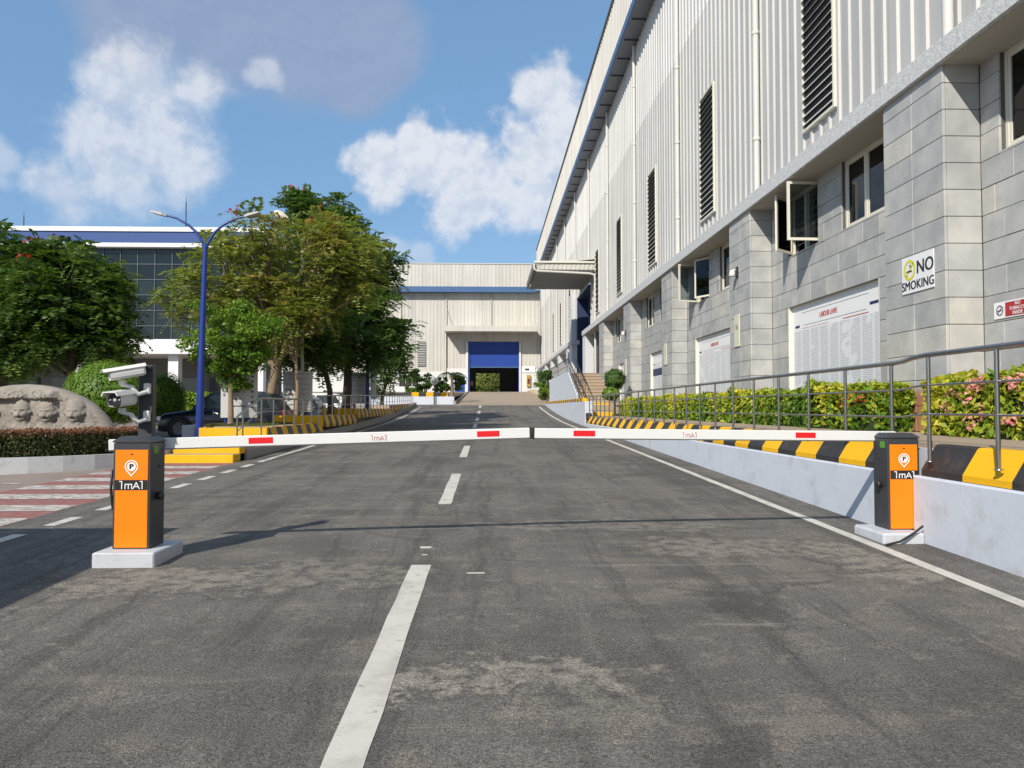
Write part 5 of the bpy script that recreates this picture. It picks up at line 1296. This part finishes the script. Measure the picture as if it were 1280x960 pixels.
def frond_crown(ells, n_clump, n_leaf, clump_r, seed, hollow=.35, per=16, flen=(.42, .75)):
    """pinnate foliage: leaflets in two rows along arching stalks that leave each clump"""
    r = np.random.default_rng(seed); vol = np.array([e[3] * e[4] * e[5] for e in ells]) ** .67; pr = vol / vol.sum(); cl = []
    while len(cl) < n_clump:
        e = ells[r.choice(len(ells), p=pr)]; q = r.normal(size=3); q /= np.linalg.norm(q); q *= r.uniform(hollow, 1) ** .6
        cl.append([e[0] + q[0] * e[3], e[1] + q[1] * e[4], e[2] + q[2] * e[5], r.uniform(*clump_r)])
    cl = np.array(cl); w = cl[:, 3] ** 2; w /= w.sum(); nf = n_leaf // per; ci = r.choice(n_clump, size=nf, p=w)
    d = r.normal(size=(nf, 3)); d[:, 2] += .25; d /= np.linalg.norm(d, axis=1)[:, None]
    o = cl[ci, :3] + d * cl[ci, 3][:, None] * r.uniform(.15, .85, nf)[:, None] * np.array([1, 1, .7])
    d2 = d + r.normal(size=(nf, 3)) * .45; d2[:, 2] *= .6; d2 /= np.linalg.norm(d2, axis=1)[:, None]; Lf = r.uniform(*flen, nf)
    side = np.cross(d2, np.array([0, 0, 1.])) + 1e-6; side /= np.linalg.norm(side, axis=1)[:, None]
    k = np.arange(per); u = (k // 2 + .5) / (per / 2); sg = np.where(k % 2, 1., -1.)
    u_, sg_ = np.tile(u, nf), np.tile(sg, nf); I = np.repeat(np.arange(nf), per)
    lw = .11 * np.sin(np.pi * (u_ * .8 + .15)) + .02
    C = o[I] + d2[I] * (Lf[I] * u_)[:, None] + side[I] * (sg_ * lw)[:, None]; C[:, 2] -= .42 * Lf[I] * u_ ** 2 + .02 * r.uniform(0, 1, len(I))
    t = side[I] * sg_[:, None] + d2[I] * .45 + r.normal(size=(len(I), 3)) * .12; t /= np.linalg.norm(t, axis=1)[:, None]
    nr = np.cross(side[I], d2[I]); nr += r.normal(size=nr.shape) * .5; nr -= t * np.sum(nr * t, axis=1)[:, None]; nr /= np.linalg.norm(nr, axis=1)[:, None]
    tint = np.clip(r.uniform(0, 1, n_clump)[ci][I] * .45 + r.uniform(0, 1, nf)[I] * .35 + r.uniform(0, 1, len(I)) * .2, 0, 1)
    return cl, C, tint, (nr, t)
def tree(label, base, fork, ells, n_clump, n_leaf, size, lmat, bmat, tr, clump_r=(.5, .9), seed=1, limbs=14, elong=2.2, droop=.5, flowers=0, bare=0, group='trees beside the left pavement', frond=True):
    t = thing('tree', label, 'tree', base, group); r = np.random.default_rng(seed + 100)
    nt_ = None
    if frond: cl, C, tint, nt_ = frond_crown(ells, n_clump, n_leaf, clump_r, seed)
    else: cl, C, tint = crown_points(ells, n_clump, n_leaf, clump_r, seed)
    b0 = Vector(base); fk = Vector(fork); mid = b0.lerp(fk, .5) + Vector((r.uniform(-.1, .1), 0, 0))
    mb = MB(); mb.tube([b0, b0 + Vector((0, 0, .15)), mid, fk, fk + Vector((r.uniform(-.2, .2), r.uniform(-.2, .2), .8))], [tr * 1.35, tr * 1.1, tr * .9, tr * .75, tr * .5], 12)
    order = np.argsort(-cl[:, 3])[:limbs + bare]
    for k, i in enumerate(order):
        e = Vector(cl[i, :3]); st_ = b0.lerp(fk, r.uniform(.78, 1.)) if k % 3 else fk
        m1 = st_.lerp(e, .35) + Vector((r.normal() * .2, r.normal() * .2, .35)); m2 = st_.lerp(e, .7) + Vector((r.normal() * .2, r.normal() * .2, .2))
        mb.tube([st_, m1, m2, e], [tr * .42, tr * .3, tr * .18, tr * .07], 7, False)
        for _ in range(3):
            e2 = e + Vector(r.normal(size=3)) * cl[i, 3] * .45; mb.tube([m2, m2.lerp(e2, .55) + Vector((0, 0, .1)), e2], [tr * .12, tr * .08, tr * .03], 5, False)
    mb.build('trunk', bmat, t, recalc=False)
    o = leaf_mesh('crown', C, size, lmat, t, elong, tint, .35, seed, None, droop, nt_)
    if flowers:
        top = np.argsort(-C[:, 2] + r.normal(size=len(C)) * .7)[:flowers * 6]; cc = C[r.choice(top, flowers)]
        pts = (cc[:, None, :] + r.normal(size=(flowers, 10, 3)) * .09).reshape(-1, 3); leaf_mesh('blossom', pts, .12, L_red, t, 1.4, None, .5, seed)
    return t
def E(px, py, y, rpx, rpz, ry):   # ellipsoid from pixel centre and half sizes at depth y
    return ((px - 610) / F_PX * y, y, CAM_H + (510 - py) * y / F_PX, rpx * y / F_PX, ry, rpz * y / F_PX)
tree('large olive leaved tree with thick pale trunk behind the left railing', (-8.05, 28.2, 1.0), (-7.75, 28.2, 3.4), [E(350, 345, 28.2, 108, 80, 2.7), E(420, 330, 28.5, 70, 62, 2.2), E(292, 350, 28.2, 68, 62, 2.2), E(240, 395, 29.5, 34, 42, 1.4)], 95, 34000, .19, L_brown, bark, .19, (.4, .85), 3, 34, 2.6, .4, 14, 16)
tree('dark dense tree overhanging the road beyond the olive tree', (-6.75, 36.5, 1.4), (-6.7, 36.5, 4.0), [E(445, 400, 36.5, 62, 62, 2.4), E(470, 420, 36, 38, 44, 1.8), E(410, 430, 36.5, 50, 44, 2), E(415, 285, 37, 48, 42, 2.2), E(388, 262, 37, 20, 22, 1.2), E(455, 340, 37, 50, 40, 2)], 130, 62000, .22, L_dark, bark_dark, .22, (.5, .95), 5, 22, 2.6, .6, 12)
tree('dark forked tree between the slatted sign panels', (-6.6, 32.2, 1.3), (-6.9, 32.2, 3.3), [E(400, 410, 32.2, 55, 48, 1.8), E(375, 300, 33.5, 30, 40, 1.2), E(380, 440, 32, 45, 26, 1.5)], 60, 20000, .2, L_dark, bark_dark, .13, (.45, .8), 6, 16)
tree('slender tree with thin trunk in front of the slatted sign panel', (-6.85, 27.4, 1.05), (-6.9, 27.4, 3.6), [E(372, 405, 27.4, 40, 30, 1.0), E(380, 370, 27.4, 40, 34, 1.0)], 26, 6000, .15, L_brown, bark, .075, (.35, .6), 8, 9)
tree('small bright green tree in front of the curved sign panel', (-7.82, 23.4, 1.02), (-7.85, 23.4, 2.6), [E(294, 415, 23.4, 46, 38, 1.0), E(275, 440, 23.4, 32, 28, .8), E(320, 425, 23.4, 26, 30, .8), E(298, 465, 23.4, 22, 26, .5)], 64, 15000, .13, L_green, bark, .085, (.26, .48), 9, 12, 1.8, .3, frond=False)
tree('small spreading tree before the cream factory wall', (-6.6, 47.5, 1.7), (-6.3, 47.5, 3.2), [E(492, 462, 47.5, 26, 18, 1.4), E(505, 440, 47.5, 12, 12, .8), E(470, 480, 47.5, 22, 16, 1.2)], 30, 6500, .2, L_dark, bark_dark, .12, (.4, .7), 12, 10)
tree('broad dark tree behind the carved boulder', (-13.3, 24.5, .5), (-13.2, 24.5, 2.9), [E(100, 375, 24.5, 66, 54, 2.0), E(70, 420, 24.5, 66, 38, 1.9), E(135, 420, 24.2, 42, 36, 1.4), E(75, 345, 24.8, 46, 38, 1.6), E(30, 425, 24.5, 40, 40, 1.6)], 125, 58000, .18, L_mid, bark_dark, .15, (.42, .75), 14, 20, 2.4, .5, 5, group='dark trees by the office')
tree('dark tree next to the broad tree, farther from the blue lamp post', (-16.2, 25.5, .5), (-15.9, 25.5, 2.9), [E(10, 340, 25.5, 44, 50, 2.0), E(0, 420, 25.5, 52, 56, 1.9), E(-60, 380, 25.5, 60, 80, 2)], 100, 38000, .19, L_dark, bark_dark, .16, (.42, .8), 15, 18, 2.4, .5, 0, group='dark trees by the office')

def bush(name, label, ell, n, size, lmat, seed, cat='bush', group=None, rough=1.0):
    x, y, z, rx, ry, rz = ell; t = thing(name, label, cat, (x, y, z - rz), group); r = np.random.default_rng(seed)
    q = r.normal(size=(n, 3)); q /= np.linalg.norm(q, axis=1)[:, None]; lump = np.array([1 + rough * (.10 * mnoise.noise(Vector(p) * 3.1 + Vector((seed, 0, 0))) + .06 * mnoise.noise(Vector(p) * 8)) for p in q])
    rad = (r.uniform(.72, 1.02, n) ** .7) * lump
    C = np.array([x, y, z]) + q * rad[:, None] * np.array([rx, ry, rz])
    tn = np.clip(r.uniform(0, 1, n) * .6 + .4 * (lump - .85) / .3, 0, 1)
    leaf_mesh('foliage', C, size, lmat, t, 1.7, tn, .3, seed, q * 1.2)
    mb = MB(); vs_, fs = [], []; nn, mm = 14, 9
    mb.lathe((x, y, z), [(max(.01, rx * .8 * math.sin(math.pi * i / mm)), -rz * .8 * math.cos(math.pi * i / mm)) for i in range(mm + 1)], n=nn)
    mb.v = [(p[0], y + (p[1] - y) * ry / rx, p[2]) for p in mb.v]
    mb.tube([(x, y, z - rz - .02), (x, y, z - rz * .3)], .05, 6)
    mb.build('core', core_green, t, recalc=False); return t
bush('round_bush', 'large clipped round green bush behind the carved boulder', E(146, 492, 20.9, 53, 40, 1.1), 17000, .075, L_green, 21, group='clipped bushes')
bush('round_bush', 'smaller clipped green bush behind the navy car', E(210, 500, 29.8, 28, 36, 1.0), 8000, .075, L_green, 22, group='clipped bushes')
bush('topiary', 'dark round topiary ball by the foot of the brown stair', E(769, 474, 36.2, 13, 13, .5), 3500, .11, L_dark, 23, 'topiary', None, 3.0)
MB().tube([(6.06, 36.2, 1.17), (6.06, 36.2, 2.6)], .05, 8).build('trunk', bark_dark, [o for o in bpy.data.objects if o.name.startswith('topiary')][0], recalc=False)
bush('low_bush', 'light green low bush under the round topiary', E(764, 492, 35.6, 11, 8, .5), 2000, .12, L_green, 24, 'bush', None, 3.0)
def shrub(label, ell, n, size, lmat, seed, group):
    x, y, z, rx, ry, rz = ell; t = thing('shrub', label, 'shrub', (x, y, z - rz * 1.15), group)
    cl, C, tn = crown_points([ell], 16, n, (rz * .28, rz * .5), seed, .2)
    mb = MB(); r = np.random.default_rng(seed)
    for k in range(10):
        e = Vector(cl[k, :3]); mb.tube([(x + r.uniform(-.15, .15), y, z - rz * 1.2), Vector((x, y, z - rz * .6)).lerp(e, .4), e], [.04, .03, .012], 5, False)
    mb.build('stems', bark_dark, t, recalc=False); leaf_mesh('foliage', C, size, lmat, t, 1.9, tn, .3, seed); return t
FB = [((677, 474, 74, 7, 18), L_dark, 'tall dark shrub near the gate ramp'), ((681, 488, 68, 9, 12), L_green, 'bright green shrub at the end of the gate ramp planter'), ((690, 495, 63, 8, 8), L_green, 'low green shrub at the corner of the stair wall'), ((685, 470, 66, 5, 10), L_dark, 'dark shrub beside the white piers')]
for i, (a, m_, lab) in enumerate(FB): shrub(lab, E(a[0], a[1], a[2], a[3] * .8, a[4] * .85, .7), 2600, .15, m_, 30 + i, 'shrubs beside the gate ramp')
LS = [((532, 478, 66, 14, 14), 'leafy shrub before the factory wall, beside the traffic mirror'), ((552, 482, 67, 12, 12), 'leafy shrub between the traffic mirror and the palm'), ((574, 475, 67, 9, 13), 'leafy shrub right beside the blue side door'), ((520, 470, 68, 10, 9), 'small loose shrub near the far window')]
for i, (a, lab) in enumerate(LS): shrub(lab, E(a[0], a[1], a[2], a[3], a[4] * .8, .9), 2600, .2, L_dark if i % 2 else L_mid, 40 + i, 'shrubs before the factory wall')
# small palm
t = thing('palm', 'small palm with arching fronds before the factory wall', 'palm', (-3.15, 66, 2.4))
MB().tube([(-3.15, 66, 2.3), (-3.1, 66, 3.2), (-3.12, 66, 4.4)], [.2, .14, .09], 8).build('trunk', bark, t, recalc=False)
for k in range(8):
    a = 2 * math.pi * k / 8 + .2; mb = MB(); pts = [Vector((-3.12 + math.cos(a) * 1.35 * u, 66 + math.sin(a) * 1.35 * u, 4.4 + 1.2 * u - 1.5 * u * u)) for u in np.linspace(0, 1, 7)]
    side = Vector((-math.sin(a), math.cos(a), 0))
    for i in range(6):
        for s in (-1, 1):
            for q in (0, .5):
                p = pts[i].lerp(pts[i + 1], q); L_ = .42 * (1 - abs(i - 2.5) / 5); d = (pts[i + 1] - pts[i]).normalized()
                mb.add([p, p + d * .09, p + d * .25 + side * s * L_ + Vector((0, 0, -.16))], [(0, 1, 2)])
    mb.tube(pts, .018, 5); mb.build('frond', L_mid, t, recalc=False)

def hedge(name, label, path, halfw, z0, z1, n, size, lmat, seed, tintf, group=None, core=True, jag=.08):
    """path: polyline (x,y); leaves on and just under the surface of the box swept along it"""
    r = np.random.default_rng(seed); P = np.array(path, float); seg = np.linalg.norm(np.diff(P, axis=0), axis=1); cum = np.concatenate([[0], np.cumsum(seg)])
    t = thing(name, label, 'hedge', (float(P[:, 0].mean()), float(P[:, 1].mean()), z0), group)
    s = r.uniform(0, cum[-1], n); i = np.clip(np.searchsorted(cum, s) - 1, 0, len(seg) - 1); u = ((s - cum[i]) / seg[i])[:, None]
    base = P[i] * (1 - u) + P[i + 1] * u; d = (P[i + 1] - P[i]) / seg[i][:, None]; nr = np.stack([-d[:, 1], d[:, 0]], 1)
    s = np.where(r.uniform(0, 1, n) < 1.2 * halfw / cum[-1], r.exponential(.05, n), s); s = np.where(r.uniform(0, 1, n) < 1.2 * halfw / cum[-1], cum[-1] - r.exponential(.05, n), s); s = np.clip(s, 0, cum[-1]); endc = (s < .12) | (s > cum[-1] - .12)
    i = np.clip(np.searchsorted(cum, s) - 1, 0, len(seg) - 1); u = ((s - cum[i]) / seg[i])[:, None]
    base = P[i] * (1 - u) + P[i + 1] * u; d = (P[i + 1] - P[i]) / seg[i][:, None]; nr = np.stack([-d[:, 1], d[:, 0]], 1)
    face = r.choice(3, n, p=(.40, .20, .40)); w = np.where(face == 0, -1., np.where(face == 1, 1., r.uniform(-1, 1, n))); dep = r.exponential(.05, n)
    w = np.where(endc & (face < 2), r.uniform(-1, 1, n), w * (1 - np.where(face < 2, dep / halfw * .8, 0))); hh = z1 - z0
    bump = np.array([mnoise.noise(Vector((a * 1.9, c * .8, seed))) * 1.0 + .6 * mnoise.noise(Vector((a * 5.5, c * 2, seed + 9))) for a, c in zip(s, w * halfw)]) * jag
    zz = np.where(face == 2, z1 - dep, z0 + hh * r.uniform(0, 1, n) ** .85) + np.where(face == 2, bump + r.normal(size=n) * .02, 0)
    C = np.column_stack([base + nr * (w * (halfw + bump * .8 + r.normal(size=n) * .018))[:, None], zz])
    out = np.column_stack([nr * np.where(face < 2, np.sign(w), 0)[:, None] * .9, np.where(face == 2, 1.0, .35)])
    leaf_mesh('foliage', C, size, lmat, t, 1.8, tintf(s, zz, r, n), .1, seed, out)
    if core:
        mb = MB(); k = .64
        for a in range(len(P) - 1):
            dd = (P[a + 1] - P[a]); dd /= np.linalg.norm(dd); nn = np.array([-dd[1], dd[0]]) * halfw * k; Pa = P[a] + (dd * .14 if a == 0 else 0); Pb = P[a + 1] - (dd * .14 if a == len(P) - 2 else 0)
            q = [Pa - nn, Pb - nn, Pb + nn, Pa + nn]; v = [(p[0], p[1], z) for z in (z0 - .02, z0 + hh * .86) for p in q]
            mb.add(v, [(0, 3, 2, 1), (4, 5, 6, 7), (0, 1, 5, 4), (1, 2, 6, 5), (2, 3, 7, 6), (3, 0, 4, 7)])
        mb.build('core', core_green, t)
    return t
def croton(s, z, r, n):
    p = np.array([mnoise.noise(Vector((a * .55, 3.3, 0))) + .7 * mnoise.noise(Vector((a * 2.1, 1.1, 4))) for a in s])
    return .42 + .60 * p + .5 * (z - 1.55) + r.normal(size=n) * .20
hd = hedge('croton_hedge', 'long clipped yellow green croton hedge behind the steel railing', [(6.54, 12.0), (6.54, 16), (6.54, 22), (6.54, 28), (6.54, 35.6)], .29, 1.165, 1.90, 42000, .12, L_croton, 51, croton, jag=.22)
def hits(y, z, n, seed, mat, parent, size=.05, spread=.07):
    r = np.random.default_rng(seed); pts = []
    for yy, zz in zip(y, z): pts.append(np.array([6.24, yy, zz]) + r.normal(size=(n, 3)) * np.array([spread * .5, spread, spread * .8]))
    leaf_mesh('blossom', np.concatenate(pts), size, mat, parent, 1.2, None, .3, seed, np.array([-1.2, -.8, .3]))
hits([12.9, 12.6, 13.2], [1.76, 1.72, 1.62], 16, 3, L_red, hd)
def ixora(s, z, r, n): return .38 + .35 * np.array([mnoise.noise(Vector((a * 1.3, 8.3, 0))) for a in s]) + .25 * (s > 2.4) + r.normal(size=n) * .18
pk = hedge('ixora_hedge', 'flowering ixora hedge with pink blossoms beside the granite pilaster', [(6.54, 5.2), (6.54, 7), (6.54, 9), (6.54, 10.72)], .32, 1.165, 1.93, 16000, .115, L_croton, 52, ixora, jag=.22)
rr = np.random.default_rng(5); hits(list(rr.uniform(6.5, 10.1, 26)), list(rr.uniform(1.35, 1.98, 26)), 26, 4, L_pink, pk, .05, .065)
def redtop(s, z, r, n): return np.clip(.25 + .75 * np.clip((z - .92) / .2, 0, 1) + r.normal(size=n) * .14, 0, 1)
arc = [(cxp + (rxp - .62) * math.cos(a), cyp + (ryp - .62) * math.sin(a)) for a in np.linspace(R(196), R(352), 70)]
hedge('clipped_hedge', 'low clipped hedge with russet top in front of the carved boulder', arc, .42, .56, 1.10, 34000, .06, L_hedge, 53, redtop, jag=.05)
hedge('clipped_hedge', 'short clipped hedge under the far factory window', [(-7.4, 69), (-5.9, 69)], .4, 2.6, 3.35, 2500, .12, L_green, 54, lambda s, z, r, n: r.uniform(0, 1, n))
hedge('clipped_hedge', 'yellow green hedge strip along the office front', [(-36, 50), (-17, 50)], .7, 1.0, 2.5, 9000, .25, L_croton, 55, lambda s, z, r, n: .35 + r.normal(size=n) * .15)
# lawn tufts on the left bed
r = np.random.default_rng(9); n = 9000; C = np.column_stack([r.uniform(-8.4, -6.6, n), r.uniform(22.4, 26, n), np.full(n, 1.045)])
lawn = leaf_mesh('lawn', C, .09, grass_mat, None, 5., None, 0., 9, None, -2.5); tag(lawn, 'thin lawn on the raised left bed', 'lawn', kind='stuff')

# ------------------------------------------------------------------ far left terrace, mirror, gate person
tr_ = thing('terrace_wall', 'low pale wall across the road end below the shrubs', 'wall', (-8, 62, 1.8))
mb = MB(); mb.box(-20, -2.75, 62, 62.3, 1.6, 2.48, .02); mb.build('wall_run', wall_white, tr_)
mb = MB(); mb.add([(-30, 62.3, 2.42), (-2.75, 62.3, 2.42), (-2.75, YF - .1, 3.71), (-30, YF - .1, 3.71)], [(0, 1, 2, 3)]); struct('terrace_ground', mb, soil)
mb = MB(); mb.box(-2.85, -2.6, 62.0, 104, 1.6, 2.5) if False else mb.prism([(-2.8, 62, 1.7), (-2.6, 62, 1.7), (-2.6, 62, 2.1), (-2.8, 62, 2.1)], (0, 42, 1.75)); mb.build('ramp_kerb', concrete, tr_)
mb = MB(); mb.prism([(5.4, 60, 1.7), (6.2, 60, 1.7), (6.2, 60, 2.25), (5.4, 60, 2.05)], (0, 44, 1.9)); tag(mb.build('planter_edge', M('tan_kerb', (.50, .40, .27), .8)), 'tan sloping planter edge right of the gate ramp', 'planter')
tk = thing('striped_kerb', 'short black and yellow kerb on the terrace before the factory', 'kerb', (-6, 63, 2.5))
for i in range(6): piece('kerb_block', ('tk', i % 2), lambda m_: m_.box(-.3, .3, -.15, .15, 0, .42, .03), kerb_yellow if i % 2 else kerb_black, tk, (-6.6 + .6 * i, 63.0, 2.42))
t = thing('traffic_mirror', 'round convex traffic mirror on a dark post by the shrubs', 'traffic mirror', (-4.4, 62.6, 2.4))
MB().tube([(-4.35, 61.8, 1.8), (-4.35, 61.8, 3.9)], .05, 8).build('post', dark_steel, t, recalc=False)
mb = MB(); mb.lathe((-4.35, 61.72, 3.75), [(.001, -.08), (.15, -.06), (.26, 0)], 'Y', 20); mb.build('mirror', M('mirror_face', (.13, .13, .14), .5, metal=.2), t)
mb = MB(); mb.lathe((-4.35, 61.74, 3.75), [(.26, -.02), (.31, -.01), (.30, .03), (.001, .06)], 'Y', 20); mb.build('hood', sign_grey, t)

def person(label, loc, shirt, trousers):
    x, y, z = loc
    J = {'pel': (0, 0, .94, .15), 'wst': (0, 0, 1.1, .135), 'chs': (0, 0, 1.32, .16), 'nek': (0, 0, 1.48, .06), 'hd0': (0, -.01, 1.56, .085), 'hd1': (0, -.01, 1.68, .09),
         'sl': (.18, 0, 1.41, .065), 'el': (.23, .03, 1.14, .045), 'hl': (.22, -.06, .90, .035), 'fl': (.22, -.08, .82, .025), 'sr': (-.18, 0, 1.41, .065), 'er': (-.24, .02, 1.14, .045), 'hr': (-.22, -.08, .92, .035), 'fr': (-.22, -.1, .83, .025),
         'kl0': (.09, 0, .86, .10), 'kl': (.10, -.02, .50, .065), 'al': (.10, .02, .09, .045), 'tl': (.11, -.14, .04, .04), 'kr0': (-.09, 0, .86, .10), 'kr': (-.10, -.02, .50, .065), 'ar': (-.10, .02, .09, .045), 'tr': (-.11, -.14, .04, .04)}
    ed = [('pel', 'wst'), ('wst', 'chs'), ('chs', 'nek'), ('nek', 'hd0'), ('hd0', 'hd1'), ('chs', 'sl'), ('sl', 'el'), ('el', 'hl'), ('hl', 'fl'), ('chs', 'sr'), ('sr', 'er'), ('er', 'hr'), ('hr', 'fr'), ('pel', 'kl0'), ('kl0', 'kl'), ('kl', 'al'), ('al', 'tl'), ('pel', 'kr0'), ('kr0', 'kr'), ('kr', 'ar'), ('ar', 'tr')]
    ks = list(J); me = bpy.data.meshes.new('p'); me.from_pydata([J[k][:3] for k in ks], [(ks.index(a), ks.index(b_)) for a, b_ in ed], [])
    o = bpy.data.objects.new('p', me); COL.objects.link(o); md = o.modifiers.new('s', 'SKIN')
    for i, k in enumerate(ks): me.skin_vertices[0].data[i].radius = (J[k][3],) * 2; me.skin_vertices[0].data[i].use_root = k == 'pel'
    sb = o.modifiers.new('u', 'SUBSURF'); sb.levels = 2; sb.render_levels = 2
    dg = bpy.context.evaluated_depsgraph_get(); dg.update(); m2 = bpy.data.meshes.new_from_object(o.evaluated_get(dg)); bpy.data.objects.remove(o)
    skin = M('skin', (.25, .12, .07), .6); hair = M('hair', (.01, .01, .01), .7); m2.materials.clear()
    for m_ in (skin, shirt, trousers, hair, tyre): m2.materials.append(m_)
    for p in m2.polygons:
        c = p.center; p.use_smooth = True
        p.material_index = 3 if c.z > 1.66 or (c.z > 1.56 and c.y > .03) else 0 if c.z > 1.47 or (abs(c.x) > .17 and c.z < 1.12 and c.z > .7) else 1 if c.z > .95 else 4 if c.z < .08 else 2
    ob = link('person', m2, None, loc); tag(ob, label, 'person')
person('person in salmon shirt and dark trousers standing in the factory gateway', ((589.5 - 610) / F_PX * 106.5, 106.5, 3.742), M('salmon_cloth', (.42, .20, .16), .8), M('dark_cloth', (.02, .02, .03), .8))
# trees seen through the far side of the hall
bush('far_tree', 'sunlit trees glimpsed through the open back of the factory hall', (-2.0, 172, 8.0, 6.5, 4, 5.5), 6000, .6, L_brown, 61, 'tree')

# ------------------------------------------------------------------ unseen cabin, added left of the road to cast the roof shadow
gh = thing('added_gatehouse', 'invented white cabin with flat roof, out of view, shadowing the left lane', 'added_gatehouse', (-7.2, 3.0, .05))
mb = MB(); mb.box(-9.2, -5.63, -1.0, 5.42, 3.02, 3.2, .02); mb.build('roof', office_white, gh)
mb = MB()
for a in ((-8.8, -6.1, 4.85, 5.0), (-8.8, -6.1, -.6, -.45)): mb.box(a[0], a[1], a[2], a[3], 0, 3.02)
mb.box(-8.8, -8.65, -.45, 4.85, 0, 3.02); mb.box(-6.25, -6.1, -.45, 1.2, 0, 3.02); mb.box(-6.25, -6.1, 1.2, 4.85, 0, 1.1); mb.box(-6.25, -6.1, 1.2, 4.85, 2.3, 3.02)
mb.build('wall', wall_white, gh)
mb = MB(); mb.box(-6.2, -6.18, 1.2, 4.85, 1.1, 2.3); w_ = mb.build('window', car_glass, gh)
mb = MB(); casement(mb, 1.2, 4.85, 1.1, 2.3, -6.23, .06, .08); mb.build('window_frame', frame_cream, w_)
